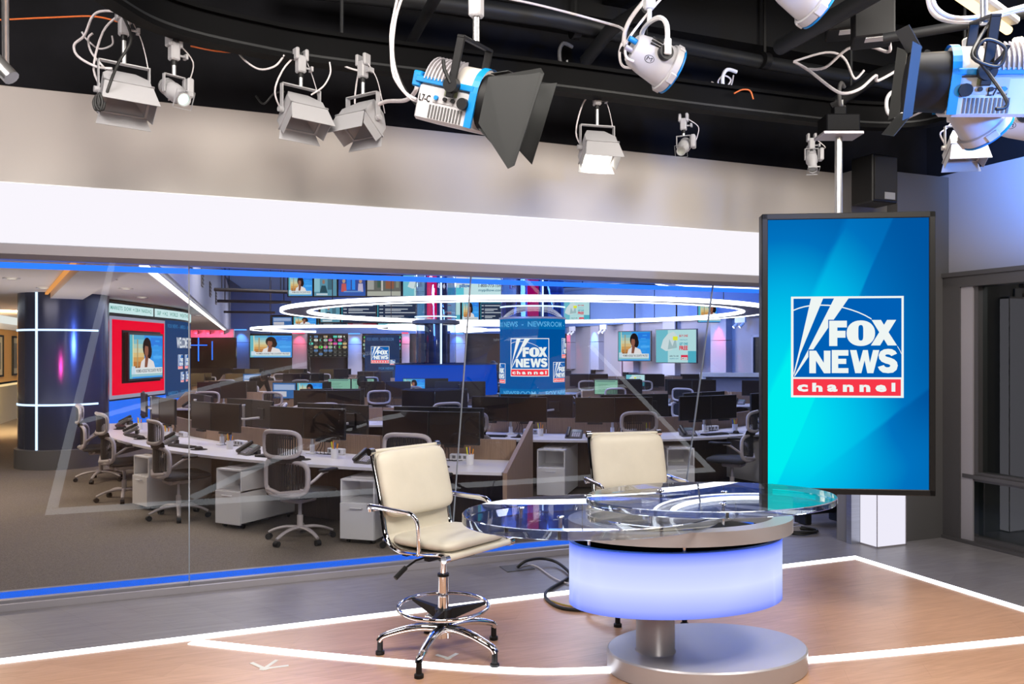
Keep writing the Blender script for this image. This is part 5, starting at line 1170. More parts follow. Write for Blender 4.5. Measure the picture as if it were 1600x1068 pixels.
bench(4.6, 7.6, 16.6, 2, 'desk in front of the tall white counter', -.2, False, 'at the desk before the white counter', zp=.9)
# blue coat over a chair, pillow-like bag etc. kept as seen: dark jacket on a chair
# ------------------------------------------------------------------ people in the newsroom
def person(label, joints, edges, radii, loc, rz, cloth, hair, sitting=True, skin=(.16, .09, .06)):
    t = thing('person', label, 'person', loc, rz)
    me = bpy.data.meshes.new('body'); me.from_pydata(joints, edges, []); o = bpy.data.objects.new('body', me); COL.objects.link(o)
    md = o.modifiers.new('s', 'SKIN'); sv = me.skin_vertices[0].data if me.skin_vertices else None
    if sv is None:
        bm = bmesh.new(); bm.from_mesh(me); bm.verts.layers.skin.verify(); bm.to_mesh(me); bm.free(); sv = me.skin_vertices[0].data
    for i, r in enumerate(radii): sv[i].radius = (r, r); sv[i].use_root = (i == 0)
    ss = o.modifiers.new('u', 'SUBSURF'); ss.levels = 2
    dg = bpy.context.evaluated_depsgraph_get(); dg.update(); nm = bpy.data.meshes.new_from_object(o.evaluated_get(dg)); bpy.data.objects.remove(o)
    nm.name = 'body'; nm.materials.clear(); nm.materials.append(cloth); sk = mat('skin_tone', skin, .6); nm.materials.append(sk)
    zt = max(v.co.z for v in nm.vertices)
    hd = Vector(joints[4]); hands = [Vector(joints[8]), Vector(joints[12])]
    for p in nm.polygons:
        p.use_smooth = True; c = p.center
        if (c - hd).length < .16 or min((c - h_).length for h_ in hands) < .10: p.material_index = 1
    b = bpy.data.objects.new('body', nm); COL.objects.link(b); b.parent = t
    h_ = MB(); h_.lathe([(.001, .13), (.06, .12), (.105, .06), (.115, 0), (.105, -.06), (.07, -.10)], 16, hair, Matrix.Translation(hd + Vector((0, .025, .025)))); h_.build('hair', None, t, 60)
    for s in (-1, 1):
        MB().cyl(hd + Vector((s * .035, -.088, .0)), hd + Vector((s * .035, -.095, .0)), .012, n=8, m=M_white).build('eye', None, t, 40)
    MB().lathe([(.001, 0), (.012, -.02), (.014, -.035), (.001, -.045)], 8, sk, Matrix.Translation(hd + Vector((0, -.095, .01)))).build('nose', None, t, 40)
    return t
J = [(0, 0, .52), (0, .02, .72), (0, .0, .95), (0, -.02, 1.06), (0, -.04, 1.20), (-.19, 0, .98), (-.24, -.05, .72), (-.2, -.25, .68), (-.16, -.36, .69), (.19, 0, .98), (.25, -.05, .72), (.2, -.25, .68), (.16, -.36, .69),
     (-.10, -.05, .50), (-.13, -.45, .50), (-.13, -.45, .08), (-.13, -.58, .05), (.10, -.05, .50), (.13, -.45, .50), (.13, -.45, .08), (.13, -.58, .05)]
E_ = [(0, 1), (1, 2), (2, 3), (3, 4), (2, 5), (5, 6), (6, 7), (7, 8), (2, 9), (9, 10), (10, 11), (11, 12), (0, 13), (13, 14), (14, 15), (15, 16), (0, 17), (17, 18), (18, 19), (19, 20)]
Rr = [.15, .14, .14, .06, .10, .07, .05, .042, .035, .07, .05, .042, .035, .10, .07, .05, .035, .10, .07, .05, .035]
hairm = mat('black_hair', (.01, .009, .009), .7)
p_ = PD(566, 590, 17.4)
person('person with dark curly hair in a grey hooded top sitting at lit screens', J, E_, Rr, (p_.x, 17.45, NF - .02), PI + .9, mat('grey_hooded_top', (.09, .09, .10), .9), hairm)
place(CH, (p_.x, 17.5, NF), PI + .9, 'grey mesh office chair under the person in grey', 'office chairs in the newsroom')
p_ = PD(390, 590, 19.0)
J2 = [(0, 0, .92), (0, -.15, 1.06), (0, -.35, 1.22), (0, -.44, 1.26), (0, -.56, 1.28), (-.19, -.3, 1.22), (-.22, -.38, .98), (-.18, -.5, .82), (-.16, -.58, .76), (.19, -.3, 1.22), (.22, -.38, .98), (.18, -.5, .82), (.16, -.58, .76),
      (-.10, 0, .88), (-.11, .02, .48), (-.11, .06, .08), (-.11, -.08, .04), (.10, 0, .88), (.11, .02, .48), (.11, .06, .08), (.11, -.08, .04)]
person('person in dark clothes bending forward over a far desk', J2, E_, Rr, (p_.x, 19.0, NF), math.radians(60), mat('black_clothes', (.012, .012, .014), .9), hairm)
p_ = PD(770, 560, 23.5)
person('person seated far away left of the emblem column behind the blue desk', J, E_, Rr, (p_.x, 23.6, NF + .25), .3, mat('dark_jacket', (.03, .02, .02), .9), hairm)
st_ = MB().bbox(-.22, .22, -.22, .22, .0, .62, .03, M_plast).build('stool', None, None, 30, (p_.x, 23.6, NF)); tag(st_, 'black stool under the person far behind the blue desk', 'stool')
# ------------------------------------------------------------------ ceiling grid: beam, pipes
def px_path(pts, z, n=5): return smooth_path([PZ(x, y, z) for x, y in pts], n)
bt = thing('lighting_track', 'curved black lighting track running along the wall under the ceiling', 'track')
P_ = px_path([(120, -30), (165, -2), (230, 36), (300, 60), (400, 82), (500, 99), (700, 123), (900, 146), (1080, 169), (1250, 189), (1330, 197), (1400, 199), (1460, 192), (1520, 170), (1590, 130), (1640, 80)], 3.56, 5)
MB().sweep(P_, .10, .03, M_beam).build('lower_flange', None, bt, 30)
MB().sweep([p + Vector((0, 0, .09)) for p in P_], .03, .16, M_beam).build('web', None, bt, 30)
MB().sweep([p + Vector((0, 0, .18)) for p in P_], .10, .025, M_beam).build('upper_flange', None, bt, 30)
MB().sweep([p + Vector((-.0, 0, .03)) - Vector((ST * -.0, 0, 0)) for p in P_], .07, .015, M_pipe).build('lip', None, bt, 30)
for k, i in enumerate((12, 26, 38, 50, 64)):
    p = P_[i]; MB().cyl(p + Vector((0, 0, .19)), (p.x, p.y, 4.9), .012, n=8, m=M_pipe).build('hanger_rod', None, bt, 40)
def pipe(pts, r, label, m=None, n=12, clamps=()):
    t = thing('ceiling_pipe', label, 'pipe'); MB().tube([Vector(p) for p in pts], r, n, m or M_pipe).build('tube', None, t, 50)
    for c in clamps:
        a, b = Vector(pts[0]), Vector(pts[-1]); q = a.lerp(b, c); d = (b - a).normalized()
        k = MB().cyl(q - d * .03, q + d * .03, r + .012, n=14, m=M_blk); k.box(q.x - .01, q.x + .01, q.y - .01, q.y + .01, q.z + r, min(4.9, q.z + 1.0), M_blk); k.build('clamp', None, t, 40)
    return t
pipe([PZ(430, -22, 4.15), PZ(690, 5, 4.15), PZ(870, 30, 4.15), PZ(1000, 60, 4.15)], .062, 'thick grey ceiling pipe running across above the blue fixture', clamps=(.3, .8))
pipe([PZ(1000, 60, 4.15), PZ(1190, 97, 4.15), PZ(1440, 139, 4.15)], .055, 'thick grey ceiling pipe continuing to the right behind the white fixture', clamps=(.4,))
pipe([PZ(350, 40, 3.95), PZ(600, 74, 3.95), PZ(815, 104, 3.95), PZ(1100, 138, 3.95), PZ(1240, 156, 3.95), PZ(1268, 166, 3.95)], .03, 'slim dark pipe running just above the lighting track', M_pipe)
pipe([PZ(-40, -8, 4.0), PZ(60, 28, 4.0), PZ(190, 48, 4.0), PZ(330, 62, 4.0)], .04, 'dark pipe along the wall at the upper left', M_pipe)
pipe([PZ(-60, 64, 3.95), PZ(20, 66, 3.95), PZ(40, 67, 3.95), PZ(46, 60, 3.99), PZ(46, 40, 4.12), PZ(46, -30, 4.9)], .055, 'grey elbow pipe at the far left of the ceiling', M_pipe)
pipe([PZ(60, 5, 4.3), PZ(240, 14, 4.3)], .06, 'grey pipe crossing behind the elbow pipe', M_pipe)
pipe([PD(700, -40, 4.4), PD(640, 70, 6.0)], .035, 'diagonal dark brace pipe behind the curved cables', M_pipe)
pipe([PZ(1218, 74, 3.9), PZ(1300, 28, 3.9), PZ(1400, -30, 3.9)], .055, 'thick diagonal dark pipe right of the middle', M_pipe)
pipe([PD(915, 95, 6.2), PD(955, 45, 5.8), PD(1010, 10, 5.4)], .05, 'short diagonal pipe left of the white fixture', M_pipe)
pipe([PD(1300, 165, 6.4), PD(1370, 118, 6.2), PD(1450, 88, 5.8)], .05, 'diagonal pipe between the rear track and the right-hand fixtures', M_pipe)
pipe([PZ(1380, 60, 3.7), PZ(1500, 40, 3.7), PZ(1660, 10, 3.7)], .03, 'slim pipe carrying the right-hand fixtures', M_pipe)
pipe([PD(8, -10, 4.2), PD(9, 100, 4.4)], .018, 'polished steel drop pipe at the far left edge', M_bright)
pipe([PD(-12, 90, 4.0), PD(18, 122, 4.0)], .04, 'silver tube end sticking in at the left edge', M_bright)
pipe([PD(97, 0, 5.2), PD(97, 105, 5.35)], .02, 'thin dark drop pipe', M_pipe) if False else None
MB_ = MB
for i, (x, y, D, w_, h_, lab) in enumerate([(1363, 35, 5.2, .24, .26, 'black junction box with a white lamp plug hanging on the right'), (1322, 30, 5.6, .26, .22, 'black ceiling box left of the junction box')]):
    p = PD(x, y, D); t = thing('junction_box', lab, 'box', tuple(p), -.3)
    MB().bbox(-w_ / 2, w_ / 2, -.12, .12, -h_ / 2, h_ / 2, .01, M_blk).build('case', None, t, 30); MB().box(-.05, .08, -.10, -.02, -h_ / 2 - .004, -h_ / 2, M_white).build('socket_plate', None, t, 0)
    MB().box(-.01, .01, -.01, .01, h_ / 2, 4.9 - p.z, M_blk).build('hanger', None, t, 0)
# black ceiling beams, ducts
for i, (y0, y1, z0, z1, lab) in enumerate([(3.9, 4.3, 4.35, 4.9, 'wide black ceiling beam nearest the wall'), (2.2, 2.6, 4.45, 4.9, 'black ceiling beam in the middle of the studio'), (5.45, 5.84, 4.3, 4.7, 'black duct running high along the back wall')]):
    struct(MB().box(-4.6, 6.69, y0, y1, z0, z1, mat('ceiling_beam_paint', (.007, .007, .008), .7, spec=.2)).build('trim_beam_%d' % (i + 1), None, None, 0, (0, 0, 0), TH))
struct(MB().box(2.9, 3.3, -3, 5.84, 4.4, 4.9, M_ceil).build('trim_beam_4', None, None, 0, (0, 0, 0), TH))
wb_ = PD(1530, 8, 3.9)
t = thing('fluorescent_lamp', 'warm glowing lamp tube at the upper right corner', 'lamp', tuple(wb_), .7); MB().bbox(-.4, .4, -.05, .05, 0, .04, .01, M_fix).build('housing', None, t, 30)
MB().cyl((-.38, 0, -.025), (.38, 0, -.025), .022, n=12, m=emis('warm_tube_lamp', (1, .75, .4), 2.2)).build('tube', None, t, 40)
MB().cyl((0, 0, .04), (0, 0, 4.9 - wb_.z), .008, n=6, m=M_blk).build('hanger', None, t, 0)
area('warm_tube_light', tuple(wb_ + Vector((0, 0, -.08))), tuple(wb_ + Vector((0, 0, -1))), .5, 12, (1, .75, .4))
# ------------------------------------------------------------------ fixtures
def hangkit(t, up, m=M_fix):
    """clamp and spigot from yoke top (z=0) to the pipe above (z=up)"""
    g = MB(); g.bbox(-.028, .028, -.03, .03, up - .11, up, .008, m); g.bbox(-.045, -.02, -.03, .03, up - .03, up + .045, .006, m); g.bbox(.02, .045, -.03, .03, up - .03, up + .045, .006, m); g.build('clamp', None, t, 30)
    MB().cyl((0, 0, 0), (0, 0, up - .10), .0135, n=12, m=M_bright).cyl((0, 0, up - .14), (0, 0, up - .10), .018, n=10, m=M_plast).build('spigot', None, t, 40)
    w_ = MB().cyl((.02, 0, up - .07), (.075, 0, up - .07), .007, n=8, m=m); w_.box(.065, .08, -.02, .02, up - .085, up - .055, m); w_.build('wing_bolt', None, t, 40)
def flood(label, x, y, D, yaw, tilt, up, lit=False, s=1.0):
    p = PD(x, y, D); t = thing('flood_light', label, 'stage light', tuple(p), math.radians(yaw), 'pale grey flood lights with barn doors'); t.scale = (s, s, s)
    hangkit(t, up)
    g = MB(); c = (0, 0, -.17); X = rotm('X', tilt, c)
    yk = MB(); yk.box(-.135, .135, -.02, .02, -.006, 0, M_fix); yk.box(-.135, -.13, -.02, .02, -.19, 0, M_fix); yk.box(.13, .135, -.02, .02, -.19, 0, M_fix); yk.build('yoke', None, t, 0)
    hs = MB(); a, b = .125, .085       # tapering housing, optical axis -y
    def ringv(w2, h2, yy): return [(-w2, yy, c[2] - h2), (w2, yy, c[2] - h2), (w2, yy, c[2] + h2), (-w2, yy, c[2] + h2)]
    vs = ringv(.07, .06, .13) + ringv(.122, .10, .02) + ringv(.122, .10, -.05) + ringv(.113, .092, -.05) + ringv(.05, .04, .06)
    fs = [(0, 1, 2, 3)] + [(r * 4 + k, r * 4 + (k + 1) % 4, r * 4 + 4 + (k + 1) % 4, r * 4 + 4 + k) for r in range(4) for k in range(4)]
    hs.add(vs, fs, M_fix, X); hs.build('housing', None, t, 30)
    MB().add(ringv(.05, .04, .055), [(0, 1, 2, 3)], emis('flood_lamp', (1, .97, .82), 9) if lit else mat('reflector_back', (.35, .34, .36), .3, .5), X).build('lamp', None, t, 0)
    fr = MB(); fr.box(-.132, .132, -.062, -.05, c[2] + .092, c[2] + .112, M_fix, X).box(-.132, .132, -.062, -.05, c[2] - .112, c[2] - .092, M_fix, X).box(-.132, -.112, -.062, -.05, c[2] - .112, c[2] + .112, M_fix, X).box(.112, .132, -.062, -.05, c[2] - .112, c[2] + .112, M_fix, X); fr.build('front_frame', None, t, 0)
    for s_ in (-1, 1):
        MB().cyl((s_ * .123, 0, -.17), (s_ * .155, 0, -.17), .018, n=10, m=M_fix).build('tilt_knob', None, t, 40)
    # barn doors: trapezoid flaps hinged on the frame
    def door(ax, sgn, w0, w1, L_, ang):
        m_ = MB()
        if ax == 'z':
            m_.add([(-w0, 0, 0), (w0, 0, 0), (w1, -L_, 0), (-w1, -L_, 0), (-w0, 0, .003), (w0, 0, .003), (w1, -L_, .003), (-w1, -L_, .003)], [(0, 1, 2, 3), (4, 7, 6, 5), (0, 4, 5, 1), (1, 5, 6, 2), (2, 6, 7, 3), (3, 7, 4, 0)], M_fix, X @ Matrix.Translation((0, -.064, c[2] + sgn * .105)) @ Matrix.Rotation(math.radians(-sgn * ang), 4, 'X'))
        else:
            m_.add([(0, 0, -w0), (0, 0, w0), (0, -L_, w1), (0, -L_, -w1), (.003, 0, -w0), (.003, 0, w0), (.003, -L_, w1), (.003, -L_, -w1)], [(0, 1, 2, 3), (4, 7, 6, 5), (0, 4, 5, 1), (1, 5, 6, 2), (2, 6, 7, 3), (3, 7, 4, 0)], M_fix, X @ Matrix.Translation((sgn * .125, -.064, c[2])) @ Matrix.Rotation(math.radians(sgn * ang), 4, 'Z'))
        m_.build('barn_door', None, t, 0)
    door('z', 1, .125, .150, .125, -14); door('z', -1, .125, .145, .075, 20); door('x', 1, .10, .075, .085, 10); door('x', -1, .10, .075, .085, 10)
    sc_ = smooth_path([(.03, 0, up), (.10, .02, up - .12), (.14, .03, -.05), (.12, .08, -.12)], 5); MB().tube(sc_, .003, 6, M_cable_w).build('safety_wire', None, t, 40)
    pc_ = smooth_path([(-.03, .02, up), (-.10, .05, up - .1), (-.14, .08, -.04), (-.07, .12, -.15)], 5); MB().tube(pc_, .006, 6, M_cable_w).build('power_lead', None, t, 40)
    if lit: spot('flood_beam', tuple(p + Vector((0, -.02, -.22))), tuple(R(2.9, 5.85, 2.95)), 55, (1, .95, .78), 120, 1, .08)
    return t
flood('pale flood light with open barn doors, leftmost on the track', 194, 100, 4.55, 38, 48, .27)
flood('pale flood light with barn doors turned right, second along the track', 470, 136, 4.95, 42, 50, .20, s=.95)
flood('pale flood light with barn doors turned left, just left of the blue fixture', 567, 148, 5.05, -32, 52, .22, s=.95)
flood('switched-on flood light glowing white under its barn doors', 933, 196, 5.75, 14, 52, .26, True, s=.95)
def profile(label, x, y, D, yaw, tilt, up, s=1.0, lit=False):
    p = PD(x, y, D); t = thing('profile_spot', label, 'stage light', tuple(p), math.radians(yaw), 'small white profile spots on the track'); t.scale = (s, s, s); hangkit(t, up, M_fix)
    c = (0, 0, -.10); X = rotm('X', tilt, c)
    MB().box(-.065, -.06, -.015, .015, -.11, 0, M_fix).box(.06, .065, -.015, .015, -.11, 0, M_fix).box(-.065, .065, -.015, .015, -.005, 0, M_fix).build('yoke', None, t, 0)
    g = MB(); XX = X @ Matrix.Translation(c) @ Matrix.Rotation(PI / 2, 4, 'X')
    g.lathe([(.001, -.15), (.035, -.15), (.045, -.12), (.045, -.03), (.055, -.02), (.055, .04), (.042, .06), (.042, .15), (.036, .15), (.034, .10), (.001, .10)], 20, M_fix, XX); g.build('barrel', None, t, 40)
    f = MB(); 
    for k in range(5): f.lathe([(.045, -.115 + k * .02), (.052, -.115 + k * .02), (.052, -.107 + k * .02), (.045, -.107 + k * .02)], 16, M_fix, XX)
    f.build('cooling_fins', None, t, 40)
    MB().box(-.05, .05, -.05, .05, .15, .158, M_fix, XX).build('gel_frame', None, t, 0) if False else MB().add([(-.055, -.055, .14), (.055, -.055, .14), (.055, .055, .14), (-.055, .055, .14), (-.055, -.055, .155), (.055, -.055, .155), (.055, .055, .155), (-.055, .055, .155)], [(0, 4, 5, 1), (1, 5, 6, 2), (2, 6, 7, 3), (3, 7, 4, 0)], M_fix, XX).build('gel_frame', None, t, 0)
    MB().lathe([(.001, .13), (.038, .13)], 20, emis('profile_lens_lit', (.75, 1, .85), 1.6) if lit else mat('profile_lens', (.5, .55, .52), .05, spec=1.0), XX).build('lens', None, t, 40)
    MB().bbox(.07, .11, -.04, .05, -.12, 0.0, .008, M_fix).build('power_box', None, t, 30)
    MB().tube(smooth_path([(.03, 0, up), (.13, .02, up - .08), (.12, .05, .0), (.1, .03, -.06), (.02, .12, -.12)], 5), .004, 6, M_cable_w).build('power_lead', None, t, 40)
    return t
profile('small white profile spot with a lit lens, right of the leftmost flood light', 272, 118, 4.65, 48, 30, .20, .95, True)
profile('small white profile spot pointing at the camera, right of the glowing flood light', 1068, 212, 6.0, -22, 30, .16, .8)
profile('small white profile spot beside the display pole', 1268, 232, 6.3, -8, 62, .10, .8)
# blue-trimmed lens fixtures
M_door = mat('black_barn_door_metal', (.028, .03, .03), .5)
def fresnel(label, x, y, D, rx, ry, rz, s, up, flip=1, doors=True, name='lens_light'):
    p = PD(x, y, D); t = thing('lens_light', label, 'stage light', tuple(p), 0); t.rotation_euler = (0, 0, math.radians(rz)); t.scale = (s, s, s)
    A = Matrix.Rotation(math.radians(ry), 4, 'Y') @ Matrix.Rotation(math.radians(rx), 4, 'X') @ Matrix.Diagonal((flip, 1, 1, 1))
    def bld(mb, nm, sm=40): return mb.build(nm, None, t, sm)
    # optical axis +x.  lower box body
    b = MB(); b.bbox(-.16, .13, -.12, .12, -.14, .02, .012, M_wf, A); bld(b, 'body', 30)
    b = MB(); sect = [(.12 * math.cos(a), .12 * math.sin(a)) for a in [PI * i / 14 for i in range(15)]]
    b.add([(xx, q[0], .02 + q[1]) for xx in (-.14, .13) for q in sect], [(i, i + 1, i + 16, i + 15) for i in range(14)] + [tuple(range(15)), tuple(range(29, 14, -1))], mat('pale_upper_shell', (.62, .58, .54), .4), A); bld(b, 'upper_shell')
    fn = MB()
    for k in range(9):
        xx = -.135 + k * .018
        fn.add([(x2, r_ * math.cos(a), .02 + r_ * math.sin(a)) for x2 in (xx, xx + .006) for r_ in (.12, .136) for a in [PI * .55 + PI * .4 * i / 6 for i in range(7)]], [(i, i + 1, i + 8, i + 7) for i in range(6)] + [(14 + i, 21 + i, 22 + i, 15 + i) for i in range(6)] + [(7 + i, 8 + i, 22 + i, 21 + i) for i in range(6)], M_frame, A)
    o = bld(fn, 'cooling_fins', 0)
    tr_ = MB(); ro, n_ = .128, 14
    for x0, x1 in ((.105, .14),):
        tr_.add([(xx, ro * math.cos(a), .02 + ro * math.sin(a)) for xx in (x0, x1) for a in [PI * i / n_ for i in range(n_ + 1)]], [(i, i + 1, i + n_ + 2, i + n_ + 1) for i in range(n_)], M_blue, A)
        tr_.box(x0, x1, -.13, -.118, -.13, .02, M_blue, A).box(x0, x1, .118, .13, -.13, .02, M_blue, A)
    tr_.bbox(-.18, .12, -.128, -.112, .022, .05, .004, M_blue, A); tr_.bbox(-.2, -.155, -.12, .0, .0, .07, .006, M_blue, A); bld(tr_, 'blue_trim', 0)
    pn = MB(); pn.box(-.075, .115, -.124, -.121, -.052, .012, M_fix, A); bld(pn, 'control_panel', 0)
    pn = MB(); pn.box(-.02, .045, -.127, -.124, -.015, .010, mat('green_grey_lcd', (.18, .2, .12), .3), A); bld(pn, 'display', 0)
    for k, (kx, m_, r_) in enumerate(((-.055, M_blue, .010), (-.01, M_plast, .009), (.03, M_plast, .009), (.085, M_plast, .026))):
        kz = -.032 if k < 3 else -.035; q = A @ Vector((kx, -.124, kz)); q2 = A @ Vector((kx, -.136 - (.012 if k == 3 else 0), kz)); bld(MB().cyl(q, q2, r_, n=14, m=m_), 'knob')
    vt_ = MB()
    for k in range(11): vt_.box(-.085 + k * .016, -.077 + k * .016, -.124, -.119, -.125, -.065, M_dgrey, A)
    for k in range(2): vt_.box(-.1, -.02, -.124, -.119, -.0 - k * .02 + .0, .008 - k * .02, M_blk, A) if False else None
    bld(vt_, 'vent_slots', 0)
    tm = MB(); tm.keep = True
    Xt = A if flip == 1 else Matrix.Rotation(math.radians(ry), 4, 'Y') @ Matrix.Rotation(math.radians(rx), 4, 'X') @ Matrix.Rotation(0, 4, 'X')
    text(tm, 'L7-C', -.145 if flip == 1 else -.0, -.088 if flip == 1 else .07, -.058, -.026, -.1225 if flip == 1 else -.1262, M_blk, .02, Xt); bld(tm, 'model_lettering', 0)
    # yoke and tilt knob
    yk = MB()
    for sy_ in (-1, 1): yk.bbox(.0, .04, sy_ * .15 - .006, sy_ * .15 + .006, -.02, .24, .004, M_plast, A)
    yk.bbox(.0, .04, -.156, .156, .235, .25, .004, M_plast, A); bld(yk, 'yoke', 30)
    q = A @ Vector((.02, -.13, .035)); q2 = A @ Vector((.02, -.17, .035)); bld(MB().cyl(q, q2, .034, n=20, m=M_plast), 'tilt_knob')
    bld(MB().tube([A @ Vector((.02, -.165, .04)), A @ Vector((-.02, -.17, .09)), A @ Vector((-.035, -.17, .13))], .009, 8, M_plast), 'knob_lever')
    rg = MB(); q = A @ Vector((.13, 0, .0)); q2 = A @ Vector((.19 if flip == 1 else .28, 0, .0)); rg.cyl(q, q2, .125, .118, 28, M_blk); bld(rg, 'lens_ring')
    if doors:
        if flip == -1: A = A @ Matrix.Diagonal((1, .9, .9, 1))
        def dpoly(pts): 
            m_ = MB(); vs = [A @ Vector(p_) for p_ in pts]; nn = (vs[1] - vs[0]).cross(vs[2] - vs[0]).normalized() * .0035; k = len(vs)
            m_.add([tuple(v) for v in vs] + [tuple(v + nn) for v in vs], [tuple(range(k)), tuple(range(2 * k - 1, k - 1, -1))] + [(i, (i + 1) % k, k + (i + 1) % k, k + i) for i in range(k)], M_door); bld(m_, 'barn_door', 0)
        if flip == 1:
            dpoly([(.18, -.13, .10), (.18, -.13, -.10), (.39, -.19, -.26), (.42, -.20, -.24), (.46, -.20, .15), (.44, -.20, .17)])
            dpoly([(.18, .12, .10), (.18, .12, -.10), (.40, .05, -.22), (.43, .05, .15)])
            dpoly([(.18, -.12, .12), (.18, .12, .12), (.26, .10, .145), (.26, -.12, .145)]); dpoly([(.18, -.12, -.12), (.18, .12, -.12), (.30, .08, -.19), (.30, -.14, -.19)])
        else:
            for z_ in (-1, 1): dpoly([(.27, -.16, z_ * .14), (.27, .16, z_ * .14), (.33, .16, z_ * .24), (.33, -.16, z_ * .24)])
            dpoly([(.27, -.16, .15), (.27, -.16, -.15), (.31, -.18, -.17), (.31, -.18, .17)]); dpoly([(.27, .16, .15), (.27, .16, -.15), (.31, .18, -.17), (.31, .18, .17)])
    # hanging gear
    top = (A @ Vector((.02, 0, .25)))
    g = MB().cyl(top, top + Vector((0, 0, .12)), .016, n=12, m=M_bright).bbox(top.x - .03, top.x + .03, top.y - .03, top.y + .03, top.z + .11, top.z + .24, .01, M_wf)
    bld(g, 'spigot'); g = MB().bbox(top.x - .02, top.x + .02, top.y - .02, top.y + .02, top.z + .23, top.z + up, .008, M_white); bld(g, 'clamp', 30)
    return t
f1 = fresnel('big white and blue lens fixture with a large black barn door, hanging in the middle', 720, 152, 3.95, 8, 17, -20, 1.06, .42)
f2 = fresnel('big white and blue lens fixture at the right edge, washed in blue light', 1532, 128, 3.35, 16, 4, -14, 1.0, .22, flip=-1)
def bucket(label, x, y, D, rz, ry, s, up, letter=True):
    p = PD(x, y, D); t = thing('lens_light', label, 'stage light', tuple(p), math.radians(rz)); t.scale = (s, s, s)
    A = Matrix.Rotation(math.radians(ry), 4, 'Y') @ Matrix.Rotation(PI / 2, 4, 'Y')      # lathe axis -> +x
    def bld(mb, nm, sm=40): return mb.build(nm, None, t, sm)
    bld(MB().lathe([(.001, -.15), (.075, -.15), (.09, -.13), (.105, -.06), (.118, .05), (.122, .10), (.115, .10)], 36, M_wf, A), 'body')
    bld(MB().lathe([(.122, .07), (.132, .075), (.132, .115), (.118, .12)], 36, M_wf, A), 'front_ring')
    bld(MB().lathe([(.118, .118), (.134, .118), (.134, .128), (.11, .128)], 36, M_blue, A), 'blue_rim')
    bld(MB().lathe([(.001, .11), (.115, .12)], 30, mat('fresnel_lens', (.4, .45, .5), .05, spec=1.0), A), 'lens')
    for k in range(4):
        ears = MB().bbox(-.03, .03, .118, .14, .08, .12, .004, M_wf, A @ Matrix.Rotation(PI / 4 + PI / 2 * k, 4, 'Z'))
        bld(ears, 'accessory_bracket', 0)
    B = Matrix.Rotation(math.radians(ry), 4, 'Y')
    yk = MB(); pts = smooth_path([(.0, -.15, 0), (.0, -.15, .14), (-.02, -.11, .2), (-.03, 0, .215), (-.02, .11, .2), (0, .15, .14), (0, .15, 0)], 4)
    yk.tube([B.inverted() @ Vector(q) if False else Vector(q) for q in pts], .014, 6, M_white, sy=1.0); bld(yk, 'yoke', 50)
    bld(MB().cyl((0, -.118, 0), (0, -.15, 0), .042, n=24, m=M_plast), 'tilt_knob'); bld(MB().bbox(-.02, .02, -.17, -.15, -.02, .07, .005, M_white), 'knob_lever', 30)
    v = MB()
    for k in range(3): v.box(-.09, -.02, -.108, -.1, .02 + k * .018, .028 + k * .018, M_blk, B)
    bld(v, 'vent_slots', 0)
    pr_ = MB(); ca = [(-.06 + .028 * math.cos(a), -.055 + .018 * math.sin(a)) for a in [2 * PI * i / 24 for i in range(24)]]
    ci = [(-.06 + .025 * math.cos(a), -.055 + .0155 * math.sin(a)) for a in [2 * PI * i / 24 for i in range(24)]]
    def yb(xx, zz): rr = .104 + (xx + .06) * .12; return -math.sqrt(max(1e-4, rr * rr - zz * zz)) - .0015
    pr_.add([(q[0], yb(*q), q[1]) for q in ca + ci], [(i, (i + 1) % 24, 24 + (i + 1) % 24, 24 + i) for i in range(24)], M_plast, B)
    tmp = MB(); text(tmp, 'M', -.075, -.045, -.064, -.046, 0, M_plast, .0); pr_.add([(q[0], yb(q[0], q[2]), q[2]) for q in tmp.v], tmp.f, M_plast, B); pr_.keep = True; bld(pr_, 'round_mark', 0)
    for k, (yy, zz, m_) in enumerate(((-.04, .02, M_blue), (.03, -.02, M_plast), (-.03, -.03, M_frame))):
        bld(MB().cyl(B @ Vector((-.14, yy, zz)), B @ Vector((-.20, yy, zz)), .016, n=10, m=m_), 'plug')
    g = MB().cyl((-.03, 0, .21), (-.03, 0, .30), .014, n=10, m=M_white).bbox(-.06, .0, -.03, .03, .29, .29 + up, .01, M_white); bld(g, 'clamp')
    return t
bucket('white round lens fixture with blue rim hanging right of the middle', 1022, 95, 4.6, 18, 22, 1.0, .3)
bucket('white round lens fixture cut off by the top edge of the picture', 1252, -14, 4.1, 15, 26, 1.0, .4)
bucket('pale round lens fixture just below the blue-lit one at the right', 1522, 178, 3.55, 20, 40, .85, .1)
bucket('white fixture partly cut off by the right edge of the picture', 1600, 188, 3.8, -30, 12, .8, .2)
b_ = flood('small pale fixture head hanging lowest at the right', 1505, 196, 3.9, -10, 60, .10, s=.62)
